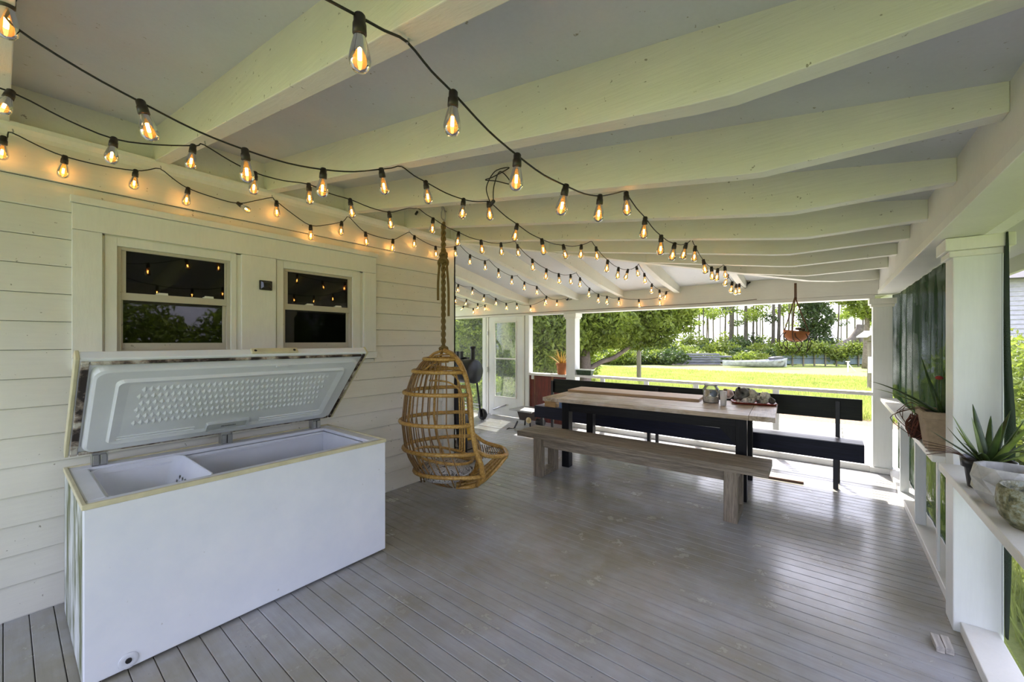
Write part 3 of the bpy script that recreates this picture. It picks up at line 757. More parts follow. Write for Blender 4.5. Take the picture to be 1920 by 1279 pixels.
# motion light on the mullion
ml = empty('motion_light', (XC, 1.26, 1.93)); tag(ml, 'small black square solar motion light on the casing between the windows', 'light')
MB().box(0, 0.012, -0.046, 0.046, -0.037, 0.037).build('back_plate', M['plastic'], ml, bevel=0.008)
t = MB(); t.add([(0.010, -0.037, -0.030), (0.010, 0.037, -0.030), (0.010, 0.037, 0.030), (0.010, -0.037, 0.030), (0.030, -0.022, -0.014), (0.030, 0.022, -0.014), (0.026, 0.024, 0.020), (0.026, -0.024, 0.020)], [(0,1,5,4),(1,2,6,5),(2,3,7,6),(3,0,4,7),(4,5,6,7)])
t.build('lens', plain('dark faceted lens', (0.02, 0.022, 0.025), 0.12, 0.2), ml)
# ------------------------------------------------------------ hanging rattan chair
CH = Vector((-2.815, 2.535, 0.0))
chair = empty('hanging_chair', (CH.x, CH.y, 0.14)); tag(chair, 'golden rattan egg chair hanging from the rafter beside the freezer', 'chair')
CA = math.radians(46); cf = Vector((math.cos(CA), math.sin(CA), 0)); cw = Vector((math.sin(CA), -math.cos(CA), 0))
def rattan():
    m, nt, b = nodes('golden rattan')
    v = objco(nt); n = noise(nt, 60, 5, 0.7, v); n2 = noise(nt, 9, 3, 0.6, v)
    c = ramp(nt, n, [(0.30, (0.22, 0.105, 0.022)), (0.5, (0.48, 0.28, 0.07)), (0.68, (0.66, 0.44, 0.14))])
    c = mixc(nt, ramp(nt, n2, [(0.45, (0, 0, 0)), (0.65, (0.5, 0.5, 0.5))]), c, (0.32, 0.17, 0.04))
    nt.links.new(c, b.inputs['Base Color']); b.inputs['Roughness'].default_value = 0.38; bump(nt, b, n, 0.4, 0.004)
    return m
M['rattan'] = rattan()
M['cane'] = plain('thin cane', (0.22, 0.12, 0.04), 0.5, 0, 0.3, 30)
TAB = [(1.412, -0.01, 0.01, 0.02), (1.38, -0.10, 0.08, 0.12), (1.30, -0.20, 0.15, 0.21), (1.18, -0.285, 0.205, 0.275), (1.0, -0.345, 0.24, 0.318), (0.76, -0.370, 0.25, 0.335), (0.55, -0.345, 0.285, 0.33), (0.44, -0.310, 0.33, 0.315), (0.30, -0.235, 0.36, 0.265), (0.21, -0.12, 0.30, 0.19), (0.165, 0.0, 0.20, 0.09)]
def tab(z, k):
    T = TAB[::-1]
    for a, b in zip(T[:-1], T[1:]):
        if a[0] <= z <= b[0]:
            f = (z - a[0]) / (b[0] - a[0]); return a[k] + (b[k] - a[k]) * f
    return T[0][k] if z < T[0][0] else T[-1][k]
def SP(th, z, out=0.0):
    bk_, rm, W = tab(z, 1), tab(z, 2), tab(z, 3)
    s = rm - (rm - bk_ + out) * max(math.cos(th), 0) ** 0.75
    return CH * 0 + cf * s + cw * ((W + out) * math.sin(th)) + Vector((0, 0, z - 0.14))
def cb(mb, name, mat, **k): return mb.build(name, mat, chair, True, **k)
N = 40
zz = [1.412 - (1.412 - 0.165) * (i / N) for i in range(N + 1)]
rim = [SP(PI/2, z) for z in zz] + [SP(-PI/2, z) for z in zz[::-1]]
cb(MB().tube(rim, 0.021, 8, closed=True), 'rim_frame', M['rattan'])
for z, r in ((1.335, 0.016), (1.225, 0.018), (1.035, 0.018), (0.775, 0.018), (0.53, 0.018), (0.315, 0.018)):
    pts = [SP(-PI/2 + PI * i / 28, z, 0.022) for i in range(29)]
    pts[0] = SP(-PI/2, z); pts[-1] = SP(PI/2, z)
    cb(MB().tube(pts, r, 8), 'hoop', M['rattan'])
for i in range(19):
    th = math.radians(-62 + 138 * i / 18)
    big = i in (0, 5)
    pts = [SP(th, z, 0.004) for z in (zz if big else zz[2:])]
    cb(MB().tube(pts, 0.013 if big else 0.0060, 6), 'cane', M['rattan'] if big else M['cane'])
# arched inner supports seen through the opening
for i, (w_, z_) in enumerate(((0.20, 1.02), (0.13, 1.10), (0.06, 1.14))):
    pts = [cf * (0.19 - 0.02*i) + cw * w_ + Vector((0, 0, z - 0.14)) for z in (0.50, 0.8)] + [cf * (0.17 - 0.02*i) + cw * w_ + Vector((0, 0, z_ - 0.14)), cf * 0.06 + cw * (w_ - 0.02) + Vector((0, 0, z_ + 0.11 - 0.14)), cf * -0.12 + cw * (w_ - 0.05) + Vector((0, 0, z_ + 0.13 - 0.14))]
    cb(MB().tube(smoothpath(pts, 6), 0.008, 6), 'arched_cane', M['rattan'])
# top fan
for w_ in (-0.12, -0.06, 0.0, 0.06, 0.12):
    cb(MB().tube(smoothpath([cf * 0.05 + cw * w_ + Vector((0, 0, 1.372 - abs(w_)*0.5 - 0.14)), cf * -0.08 + cw * (w_ * 1.3) + Vector((0, 0, 1.36 - abs(w_)*0.5 - 0.14)), cf * -0.20 + cw * (w_ * 1.5) + Vector((0, 0, 1.27 - abs(w_)*0.5 - 0.14))], 5), 0.008, 6), 'fan_cane', M['rattan'])
# seat ring, front lip and footrest
sr = [cf * (0.0 + 0.27 * math.cos(a)) + cw * (0.25 * math.sin(a)) + Vector((0, 0, 0.44 - 0.14 + 0.05 * math.cos(a + PI))) for a in [2 * PI * i / 28 for i in range(28)]]
cb(MB().tube(sr, 0.013, 8, closed=True), 'seat_ring', M['rattan'])
lip = [SP(PI/2, 0.56), cf * 0.40 + cw * 0.25 + Vector((0, 0, 0.345)), cf * 0.56 + cw * 0.14 + Vector((0, 0, 0.315)), cf * 0.585 + cw * 0.0 + Vector((0, 0, 0.31)), cf * 0.56 + cw * -0.14 + Vector((0, 0, 0.315)), cf * 0.40 + cw * -0.25 + Vector((0, 0, 0.345)), SP(-PI/2, 0.56)]
cb(MB().tube(smoothpath(lip, 6), 0.019, 8), 'front_lip', M['rattan'])
for w_ in (-0.15, -0.05, 0.05, 0.15):
    cb(MB().tube(smoothpath([cf * 0.575 + cw * w_ * 0.9 + Vector((0, 0, 0.305)), cf * 0.45 + cw * w_ + Vector((0, 0, 0.17)), cf * 0.30 + cw * w_ + Vector((0, 0, 0.06)), cf * 0.12 + cw * w_ * 0.7 + Vector((0, 0, 0.03))], 5), 0.016, 8), 'lip_stay', M['rattan'])
cb(MB().tube([SP(PI/2, 0.45), cf * 0.34 + cw * 0.27 + Vector((0, 0, 0.20)), cf * 0.30 + cw * 0.20 + Vector((0, 0, 0.07))], 0.017, 8), 'front_post', M['rattan'])
cb(MB().tube([SP(-PI/2, 0.45), cf * 0.34 - cw * 0.27 + Vector((0, 0, 0.20)), cf * 0.30 - cw * 0.20 + Vector((0, 0, 0.07))], 0.017, 8), 'front_post', M['rattan'])
lipw = MB()
for i in range(12):
    f = (i + 0.5) / 12
    lipw.tube([cf * (0.30 + 0.25*f) + cw * (0.26 - 0.13*f) + Vector((0, 0, 0.33 - 0.02*f)), cf * (0.30 + 0.26*f) + Vector((0, 0, 0.31)), cf * (0.30 + 0.25*f) - cw * (0.26 - 0.13*f) + Vector((0, 0, 0.33 - 0.02*f))], 0.0052, 5)
cb(lipw, 'lip_weave', M['cane'])
sw = MB()
for i in range(15):
    f = -1 + 2 * (i + 0.5) / 15; L = 0.22 * math.sqrt(1 - f*f)
    sw.tube([cf * (0.02 + 0.24*f) + cw * L + Vector((0, 0, 0.14)), cf * (0.02 + 0.24*f) + Vector((0, 0, 0.06)), cf * (0.02 + 0.24*f) - cw * L + Vector((0, 0, 0.14))], 0.006, 5)
cb(sw, 'seat_weave', M['cane'])
def chintz():
    m, nt, b = nodes('grey floral cushion cloth')
    v = objco(nt); vo = nt.nodes.new('ShaderNodeTexVoronoi'); vo.feature = 'DISTANCE_TO_EDGE'; vo.inputs['Scale'].default_value = 17
    nz = noise(nt, 9, 4, 0.6, v); mp = mixc(nt, 0.18, v, nz, 'ADD'); nt.links.new(mp, vo.inputs['Vector'])
    c = ramp(nt, vo.outputs['Distance'], [(0.02, (0.06, 0.055, 0.05)), (0.07, (0.55, 0.53, 0.50)), (0.3, (0.30, 0.28, 0.26)), (0.5, (0.62, 0.60, 0.57))])
    nt.links.new(c, b.inputs['Base Color']); b.inputs['Roughness'].default_value = 0.9
    return m
cus = empty('cushion', (CH.x + cf.x*0.02, CH.y + cf.y*0.02, 0.295)); tag(cus, 'round grey and white floral cushion in the hanging chair', 'cushion')
mcu = chintz()
q = [(0.001, -0.070), (0.14, -0.068), (0.215, -0.045), (0.232, 0.0), (0.215, 0.055), (0.14, 0.085), (0.001, 0.094)]
MB().lathe(q, 28).build('cushion_body', mcu, cus, True)
MB().tube([(0.234 * math.cos(a), 0.234 * math.sin(a), 0) for a in [2*PI*i/32 for i in range(32)]], 0.006, 6, closed=True).build('piping', plain('white piping', (0.7, 0.69, 0.66), 0.8), cus, True)
# rope and hook
rope = empty('hanging_rope', (CH.x, CH.y, 1.42)); tag(rope, 'knotted brown rope and steel hook holding the rattan chair', 'rope')
def sisal():
    m, nt, b = nodes('brown sisal rope')
    v = objco(nt); w = nt.nodes.new('ShaderNodeTexWave'); w.inputs['Scale'].default_value = 38; w.inputs['Distortion'].default_value = 1.5; w.bands_direction = 'DIAGONAL'
    nt.links.new(v, w.inputs['Vector'])
    nt.links.new(ramp(nt, w.outputs['Fac'], [(0.2, (0.09, 0.055, 0.018)), (0.7, (0.33, 0.23, 0.085))]), b.inputs['Base Color'])
    b.inputs['Roughness'].default_value = 0.85; bump(nt, b, w.outputs['Fac'], 0.8, 0.006)
    return m
mro = sisal()
R0 = lambda x, y, z: Vector((x, y, z - 1.42))
# braided drop: two twisted strands
def twist(z0, z1, rad, ph, n=60, turns=7):
    return [R0(rad * math.cos(ph + turns*2*PI*i/n), rad * math.sin(ph + turns*2*PI*i/n), z0 + (z1 - z0)*i/n) for i in range(n + 1)]
MB().tube(twist(1.425, 2.27, 0.0115, 0), 0.0125, 7).tube(twist(1.425, 2.27, 0.0115, PI), 0.0125, 7).build('braid', mro, rope, True)
MB().tube(twist(2.27, 2.60, 0.012, 0, 40, 3), 0.013, 7).tube(twist(2.27, 2.60, 0.012, PI, 40, 3), 0.013, 7).build('upper_loop', mro, rope, True)
kn = MB()
for k in range(3):
    kn.tube([R0(0.028*math.cos(a), 0.028*math.sin(a), 2.245 + 0.028*k + 0.014*math.sin(a + k)) for a in [2*PI*i/14 for i in range(14)]], 0.0145, 7, closed=True)
kn.tube(smoothpath([R0(-0.05, 0, 2.20), R0(-0.03, -0.03, 2.235), R0(0.03, -0.035, 2.26), R0(0.052, 0, 2.24), R0(0.02, 0.03, 2.21)], 5), 0.014, 7)
kn.build('knot', mro, rope, True)
MB().tube(smoothpath([R0(-0.030, -0.02, 2.23), R0(-0.045, -0.025, 2.05), R0(-0.052, -0.02, 1.88)], 6), 0.011, 7).build('tail', mro, rope, True)
MB().tube(smoothpath([R0(0.030, 0.01, 2.23), R0(0.045, 0.02, 2.0), R0(0.048, 0.02, 1.73)], 6), 0.0115, 7).build('tail', mro, rope, True)
MB().tube(smoothpath([R0(-0.04, 0, 1.415), R0(-0.02, -0.02, 1.435), R0(0.03, 0.01, 1.44), R0(0.03, 0.02, 1.415)], 5), 0.0125, 7).build('chair_knot', mro, rope, True)
hk = smoothpath([R0(0, 0.012, 2.62), R0(-0.026, 0.0, 2.65), R0(-0.022, -0.004, 2.70), R0(0, 0, 2.735), R0(0.022, -0.004, 2.70), R0(0.026, 0.0, 2.65), R0(0, 0.012, 2.60), R0(-0.015, 0.0, 2.585)], 6)
MB().tube(hk, 0.0055, 7).build('snap_hook', M['steel'], rope, True)
MB().tube(smoothpath([R0(0, 0.036, 2.71), R0(0, 0.012, 2.71), R0(0.02, -0.01, 2.725), R0(0.0, -0.018, 2.745), R0(-0.018, -0.005, 2.725)], 6), 0.006, 7).build('screw_eye', M['steel'], rope, True)

# ------------------------------------------------------------ dining table
M['bench_wood'] = wood('weathered grey teak', [(0.16, 0.125, 0.085), (0.27, 0.22, 0.16), (0.37, 0.315, 0.245)], 'x', 0.6, 16, 0.4)
M['bench_leg'] = wood('weathered grey teak upright', [(0.16, 0.125, 0.085), (0.27, 0.22, 0.16), (0.36, 0.305, 0.24)], 'z', 0.6, 16, 0.4)
M['table_top'] = wood('worn pine table top', [(0.33, 0.23, 0.14), (0.50, 0.39, 0.28), (0.60, 0.51, 0.41)], 'x', 0.36, 12, 0.25, worn=(0.66, 0.59, 0.54), random_tone=0.12)
M['table_cross'] = wood('worn pine breadboard end', [(0.33, 0.23, 0.14), (0.50, 0.39, 0.28), (0.60, 0.51, 0.41)], 'y', 0.36, 12, 0.25, worn=(0.66, 0.59, 0.54))
M['black_wood'] = wood('black stained wood', [(0.004, 0.004, 0.005), (0.008, 0.0075, 0.009), (0.014, 0.013, 0.014)], 'z', 0.5, 14, 0.3, spec=0.2)
M['black_wood_x'] = wood('black stained apron', [(0.004, 0.004, 0.005), (0.008, 0.0075, 0.009), (0.014, 0.013, 0.014)], 'x', 0.5, 14, 0.3, spec=0.2)
T0 = Vector((-2.737, 4.06, 0)); ta = math.radians(3.9); TZ = 0.82
tb = empty('dining_table', T0, ta); tag(tb, 'long wooden dining table with black legs between the two benches', 'table')
TL, TD = 2.365, 0.95
ys = [0, 0.235, 0.475, 0.715, TD]
for a, b in zip(ys[:-1], ys[1:]):
    MB().box(0.205, TL - 0.205, a + 0.0015, b - 0.0015, TZ - 0.045, TZ - rnd.uniform(0, 0.0015)).build('plank', M['table_top'], tb, bevel=0.003)
for a in (0.0, TL - 0.203): MB().box(a, a + 0.203, 0, TD, TZ - 0.045, TZ).build('breadboard_end', M['table_cross'], tb, bevel=0.003)
for x in (0.225, TL - 0.315):
    for y in (0.07, TD - 0.17): MB().box(x, x + 0.092, y, y + 0.10, 0, TZ - 0.045).build('leg', M['black_wood'], tb, bevel=0.003)
MB().box(0.317, TL - 0.315, 0.085, 0.11, TZ - 0.155, TZ - 0.045).build('apron', M['black_wood_x'], tb)
MB().box(0.317, TL - 0.315, TD - 0.125, TD - 0.10, TZ - 0.155, TZ - 0.045).build('apron', M['black_wood_x'], tb)
for x in (0.255, TL - 0.285): MB().box(x, x + 0.03, 0.17, TD - 0.17, TZ - 0.155, TZ - 0.045).build('end_rail', M['black_wood'], tb)
MB().prism([(TL - 0.315, TZ - 0.15), (TL - 0.315, TZ - 0.30), (TL - 0.46, TZ - 0.15)], 'y', 0.10, 0.13).build('corner_brace', M['black_wood'], tb)

# front bench
B0 = Vector((-2.80, 3.635, 0)); ba = math.radians(1.9); BZ = 0.478
be = empty('bench', B0, ba); tag(be, 'weathered grey wooden bench with square frame legs in front of the table', 'bench')
BL, BD = 2.425, 0.40
for i in range(4):
    MB().box(0.0, BL, i * 0.10 + 0.001, i * 0.10 + 0.099, BZ - 0.058, BZ - rnd.uniform(0, 0.0015)).build('plank', M['bench_wood'], be, bevel=0.003)
for x in (0.215, BL - 0.318):
    MB().box(x, x + 0.103, 0.012, 0.082, 0, BZ - 0.058).build('leg', M['bench_leg'], be, bevel=0.003)
    MB().box(x, x + 0.103, 0.318, 0.388, 0, BZ - 0.058).build('leg', M['bench_leg'], be, bevel=0.003)
    MB().box(x, x + 0.103, 0.082, 0.318, 0, 0.062).build('leg_stretcher', M['bench_wood'], be, bevel=0.003)
    MB().box(x, x + 0.103, 0.082, 0.318, BZ - 0.115, BZ - 0.058).build('leg_rail', M['bench_wood'], be, bevel=0.003)
MB().box(0.318, BL - 0.318, 0.05, 0.085, BZ - 0.150, BZ - 0.058).build('apron', M['bench_wood'], be, bevel=0.003)

# far bench with backrest
M['navy_wood'] = wood('blue black bench board', [(0.004, 0.005, 0.012), (0.008, 0.010, 0.026), (0.013, 0.015, 0.032)], 'x', 0.45, 10, 0.3, spec=0.25)
M['olive_wood'] = wood('black green bench board', [(0.005, 0.007, 0.004), (0.010, 0.013, 0.006), (0.016, 0.019, 0.009)], 'x', 0.45, 10, 0.3, spec=0.25)
M['seat_wood'] = wood('worn dark bench seat', [(0.06, 0.06, 0.075), (0.14, 0.14, 0.16), (0.26, 0.26, 0.30)], 'x', 0.35, 14, 0.35)
G0 = Vector((-3.66, 5.20, 0)); fb = empty('bench', G0, 0.0); tag(fb, 'long black bench with a single board backrest along the far rail', 'bench')
GL = 3.925
for i in range(3): MB().box(0, GL, 0.026 + i * 0.088, 0.026 + i * 0.088 + 0.086, 0.445, 0.482).build('seat_plank', M['seat_wood'], fb, bevel=0.002)
MB().box(0, GL, 0.0, 0.024, 0.302, 0.480).build('front_board', M['navy_wood'], fb, bevel=0.002)
MB().box(0.15, GL, 0.318, 0.345, 0.668, 0.890).build('backrest', M['olive_wood'], fb, bevel=0.003)
for x in (0.10, 1.78, GL - 0.24):
    MB().box(x, x + 0.042, 0.026, 0.068, 0, 0.445).build('leg', M['black'], fb, bevel=0.002)
    MB().box(x + 0.02, x + 0.06, 0.292, 0.318, 0, 0.86).build('back_post', M['black'], fb, bevel=0.002)

# plank on the table
bq = [on_z(u, v, TZ + 0.028) for u, v in ((1064, 731), (1292, 755), (1306, 746), (1099, 725))]
ang = math.atan2(bq[1].y - bq[0].y, bq[1].x - bq[0].x)
tag(MB().box(0, 1.62, 0, 0.42, 0, 0.028).build('cutting_board', wood('tan board', [(0.36, 0.22, 0.10), (0.46, 0.30, 0.15), (0.52, 0.36, 0.20)], 'x', 0.5, 8, 0.15), bevel=0.002), 'long tan wooden board lying flat on the left of the dining table', 'board')
ob = bpy.data.objects['cutting_board']; ob.location = (bq[0].x, bq[0].y + 0.01, TZ + 0.0005); ob.rotation_euler.z = ta

def table_pt(u, v, z=TZ): return on_z(u, v, z)
# glass jar
jp = table_pt(1329, 757); jr = empty('glass_jar', (jp.x, jp.y + 0.10, TZ + 0.001)); tag(jr, 'wide glass jar with lid filled with keepsakes beside the white candle', 'jar')
mg = thin('clear jar glass', (0.9, 0.92, 0.92), 0.12, 0.03, 1.0, (0.97, 0.99, 0.98))
R = 0.082
MB().lathe([(0.001, 0), (R*0.95, 0), (R, 0.012), (R, 0.150), (R*0.80, 0.172), (R*0.76, 0.186)], 28).build('body', mg, jr, True)
MB().lathe([(R*0.82, 0.186), (R*0.84, 0.190), (R*0.84, 0.200), (R*0.3, 0.206), (0.001, 0.206)], 28).build('lid', thin('jar lid glass', (0.9, 0.92, 0.92), 0.35, 0.05, 1.2), jr, True)
MB().lathe([(0.001, 0.004), (R*0.9, 0.006), (R*0.92, 0.055), (R*0.6, 0.075), (0.001, 0.070)], 20).build('contents', plain('mixed keepsakes', (0.55, 0.48, 0.38), 0.7, 0, 0.5, 40), jr, True)
M3 = Matrix.Rotation(math.radians(80), 3, 'X')
MB().lathe([(0.001, 0), (0.040, 0.001), (0.040, 0.006), (0.001, 0.007)], 20, Matrix.Rotation(-0.5, 3, 'Z') @ M3, (-0.030, -0.050, 0.105)).build('coaster', plain('tan coaster', (0.42, 0.30, 0.14), 0.6, 0, 0.4, 30), jr)
MB().lathe([(0.001, 0), (0.034, 0.001), (0.034, 0.006), (0.001, 0.007)], 20, Matrix.Rotation(0.4, 3, 'Z') @ M3, (0.038, -0.045, 0.10)).build('blue_disc', plain('blue disc', (0.05, 0.10, 0.18), 0.5, 0, 0.4, 30), jr)
# candle glass
cp = table_pt(1355, 762); ca = empty('candle', (cp.x, cp.y + 0.035, TZ + 0.001)); tag(ca, 'tall white candle in a tapered glass beside the jar', 'candle')
MB().lathe([(0.026, 0), (0.028, 0.004), (0.036, 0.148), (0.0365, 0.150)], 24).build('glass', thin('frosted glass', (0.95, 0.95, 0.95), 0.35, 0.1, 0.6), ca, True)
MB().lathe([(0.001, 0.004), (0.0255, 0.006), (0.0315, 0.115), (0.001, 0.116)], 24).build('wax', leaf('white wax', [(0.85, 0.83, 0.80), (0.92, 0.90, 0.86)], 0.45, 0.5), ca, True)
# shell tray
tp = table_pt(1410, 760); TRO = Vector((tp.x, tp.y + 0.10, TZ + 0.0005))
tr = empty('tray', TRO, math.radians(12)); tag(tr, 'shallow red tray heaped with seashells on the right end of the table', 'tray')
t = MB(); loft(t, [rrect(-0.21, 0.21, -0.125, 0.125, 0.02, 0.020, WPf), rrect(-0.185, 0.185, -0.105, 0.105, 0.02, 0.004, WPf)])
t.build('dish', plain('red lacquer', (0.26, 0.045, 0.022), 0.35, 0, 0.2), tr, solid=0.006)
def whelk(n=30, turns=4.2):
    mb = MB(); vs = []; ring_n = 10; m = n * 3
    for i in range(m + 1):
        f = i / m; a = turns * 2 * PI * f; R_ = 0.0035 + 0.021 * f ** 1.5; zc = 0.052 * (1 - f) ** 0.8
        r = 0.004 + 0.019 * f ** 1.6
        for k in range(ring_n):
            w = 2 * PI * k / ring_n
            vs.append(((R_ + r * math.cos(w)) * math.cos(a), (R_ + r * math.cos(w)) * math.sin(a), zc + r * math.sin(w) * 1.25))
    fs = [(i*ring_n+k, i*ring_n+(k+1) % ring_n, (i+1)*ring_n+(k+1) % ring_n, (i+1)*ring_n+k) for i in range(m) for k in range(ring_n)]
    return mb.add(vs, fs).mesh('seashell', True)
def clam():
    mb = MB(); n, m = 21, 8; vs = []
    for j in range(m + 1):
        f = j / m
        for i in range(n):
            a = PI * (i / (n - 1)); rr = 0.034 * f * (1 + 0.03 * math.cos(i * PI))
            vs.append((rr * math.cos(a) * 1.1, rr * math.sin(a), 0.016 * math.sin(f * PI * 0.62) * (1 - 0.25 * abs(math.cos(a)))))
    fs = [(j*n+i, j*n+i+1, (j+1)*n+i+1, (j+1)*n+i) for j in range(m) for i in range(n - 1)]
    return mb.add(vs, fs).mesh('seashell', True)
wm, cm_ = whelk(), clam()
shell_mats = [plain('grey banded shell', (0.45, 0.42, 0.34), 0.5, 0, 0.6, 60), plain('cream shell', (0.75, 0.70, 0.60), 0.5, 0, 0.3, 60), plain('dark shell', (0.12, 0.115, 0.10), 0.45, 0, 0.6, 60), plain('pink shell', (0.55, 0.40, 0.36), 0.45, 0, 0.3, 40)]
def shell(me, mt, loc, rot, s, label, grp='seashells heaped on the red tray'):
    o = bpy.data.objects.new('seashell', me.copy()); C.objects.link(o); o.data.materials.append(mt)
    o.rotation_euler = rot; o.scale = (s, s, s); tag(o, label, 'seashell', grp)
    rm = o.rotation_euler.to_matrix() * s                     # rest the lowest point of the turned shell at height loc.z
    zs_ = [(rm @ v.co) for v in me.vertices]; cx_ = sum(q.x for q in zs_) / len(zs_); cy_ = sum(q.y for q in zs_) / len(zs_)
    o.location = (loc[0] - cx_, loc[1] - cy_, loc[2] - min(q.z for q in zs_))
    if me is cm_: q = o.modifiers.new('thickness', 'SOLIDIFY'); q.thickness = 0.003
    return o
rs = random.Random(3)
spots = [(-0.105, -0.04, 0.020), (-0.105, 0.035, 0.020), (-0.06, -0.05, 0.02), (-0.065, 0.015, 0.022), (-0.015, -0.05, 0.02), (-0.02, 0.02, 0.022), (0.03, -0.045, 0.02), (0.03, 0.03, 0.022), (0.075, -0.04, 0.02), (0.08, 0.03, 0.02), (0.115, 0.0, 0.02)]
for i, (a, b, z) in enumerate(spots):
    q = Matrix.Rotation(math.radians(12), 3, 'Z') @ Vector((a * 1.4, b * 1.3, 0))
    shell(wm if i % 3 else cm_, shell_mats[(i * 2 + i // 3) % 3], TRO + q + Vector((0, 0, 0.0085)), (rs.uniform(1.2, 1.9), rs.uniform(-0.4, 0.4), rs.uniform(0, 6)), rs.uniform(0.85, 1.05), '%s at the %s of the red tray' % (('cream fan shell', 'small whelk')[1 if i % 3 else 0], ('left front', 'left back', 'second front spot from the left', 'second back spot from the left', 'front middle', 'back middle', 'fourth front spot', 'fourth back spot', 'right front', 'right back', 'far right tip')[i]))
big = [(wm, 2, (-0.065, 0.0, 0.075), 1.35, 'large dark banded whelk on top of the shell heap, next to the candle'), (wm, 0, (0.0, -0.02, 0.07), 1.25, 'large grey whelk lying in the middle of the shell heap'), (cm_, 2, (0.03, 0.03, 0.066), 1.3, 'dark fan shell leaning on the shell heap'), (wm, 1, (0.075, 0.01, 0.062), 0.95, 'cream whelk on top of the shell heap near the tray end')]
for me, k, q, s, lb in big:
    shell(me, shell_mats[k], TRO + Matrix.Rotation(math.radians(12), 3, 'Z') @ Vector((q[0] * 1.4, q[1] * 1.3, 0.040)), (1.4, 0.2, rs.uniform(0, 6)), s * 1.3, lb)
pp = table_pt(1366, 752)
shell(wm, shell_mats[3], Vector((pp.x - 0.01, pp.y + 0.20, TZ + 0.001)), (1.9, 0.5, 2.4), 1.5, 'big pale pink conch standing behind the candle', 'seashells on the table')

# box and can on the far bench
bx = on_z(1031, 764, 0.482)
wbx = empty('wooden_box', (bx.x, bx.y + 0.06, 0.4825)); tag(wbx, 'small tan wooden box on the left end of the far bench', 'box')
MB().box(-0.10, 0.10, -0.06, 0.06, 0, 0.105).build('body', wood('tan box wood', [(0.36, 0.20, 0.07), (0.50, 0.31, 0.12)], 'x', 0.5, 10, 0.2), wbx, bevel=0.004)
MB().box(-0.102, 0.102, -0.062, 0.062, 0.106, 0.120).build('lid', wood('tan box lid', [(0.40, 0.24, 0.09), (0.52, 0.33, 0.14)], 'x', 0.5, 10, 0.2), wbx, bevel=0.003)
cn = empty('paint_can', (bx.x + 0.18, bx.y + 0.05, 0.4825)); tag(cn, 'blue and white can standing beside the tan box on the far bench', 'can')
MB().lathe([(0.038, 0), (0.040, 0.003), (0.040, 0.095), (0.037, 0.099)], 20).build('body', plain('blue can label', (0.10, 0.16, 0.30), 0.4, 0, 0.6, 25), cn, True)
MB().lathe([(0.001, 0.1), (0.036, 0.100), (0.038, 0.104), (0.041, 0.104), (0.041, 0.097)], 20).build('rim', M['steel'], cn, True)

# table saw on the floor
sx = on_y(986, 790, 5.75)
saw = empty('table_saw', (-4.10, 5.62, 0)); tag(saw, 'small bench table saw with slotted grey top on the floor left of the bench', 'table saw')
for i in range(6): MB().box(-0.24 + i * 0.083, -0.175 + i * 0.083, -0.20, 0.20, 0.318, 0.332).build('top_slat', M['steel'], saw, bevel=0.002)
MB().box(-0.24, 0.24, -0.215, -0.20, 0.305, 0.333).box(-0.24, 0.24, 0.20, 0.215, 0.305, 0.333).build('top_edge', M['steel'], saw, bevel=0.002)
MB().frustum(0, 0, 0.14, 0.317, 0.10, 0.10, 0.13, 0.14).build('housing', plain('dark saw housing', (0.045, 0.03, 0.025), 0.6), saw, bevel=0.006)
for a in (-1, 1):
    for b in (-1, 1): MB().tube([(a*0.13, b*0.11, 0.12), (a*0.17, b*0.15, 0.0)], 0.014, 6).build('leg', M['black'], saw)
MB().lathe([(0.001, 0), (0.050, 0.002), (0.052, 0.012), (0.045, 0.016), (0.018, 0.016), (0.015, 0.05)], 20, Matrix.Rotation(PI/2, 3, 'X'), (0.14, -0.155, 0.17)).build('hand_wheel', plain('cream hand wheel', (0.60, 0.48, 0.24), 0.4), saw, True)
MB().lathe([(0.055, 0), (0.06, 0.01), (0.06, 0.13), (0.05, 0.14)], 16, Matrix.Rotation(PI/2, 3, 'Y'), (0.20, 0.0, 0.13)).build('motor', M['black'], saw, True)
MB().tube(smoothpath([(-0.1, -0.14, 0.11), (-0.14, -0.20, 0.01), (-0.22, -0.24, 0.006), (-0.20, -0.32, 0.006)], 6), 0.006, 6).build('power_cord', m_cord, saw, True)

# loose wood on the floor
a, b = on_z(1424, 899, 0.0), on_z(1507, 909, 0.0)
st = MB().box(0, 0.52, 0, 0.05, 0, 0.022).build('wood_strip', wood('reddish stick', [(0.16, 0.07, 0.035), (0.26, 0.13, 0.07)], 'x', 0.5, 10), bevel=0.002)
st.location = (b.x - 0.52, b.y - 0.02, 0.0005); st.rotation_euler.z = math.radians(3); tag(st, 'short reddish wood strip on the floor right of the table legs', 'wood strip')
for i, (dx, dy, rz) in enumerate(((0.0, 0.0, 0.05), (0.035, 0.01, 0.02))):
    p = on_z(1752, 1192, 0.02)
    o = MB().box(-0.015, 0.015, -0.11, 0.0, 0, 0.03).build('wood_offcut', wood('painted offcut', [(0.45, 0.42, 0.38), (0.62, 0.58, 0.52)], 'y', 0.6, 10), bevel=0.002)
    o.location = (p.x + dx, p.y + dy, 0.0005); o.rotation_euler.z = rz
    tag(o, ('pale wood offcut on the floor, farther from the near right post', 'pale wood offcut on the floor touching the near right post')[i], 'offcut')

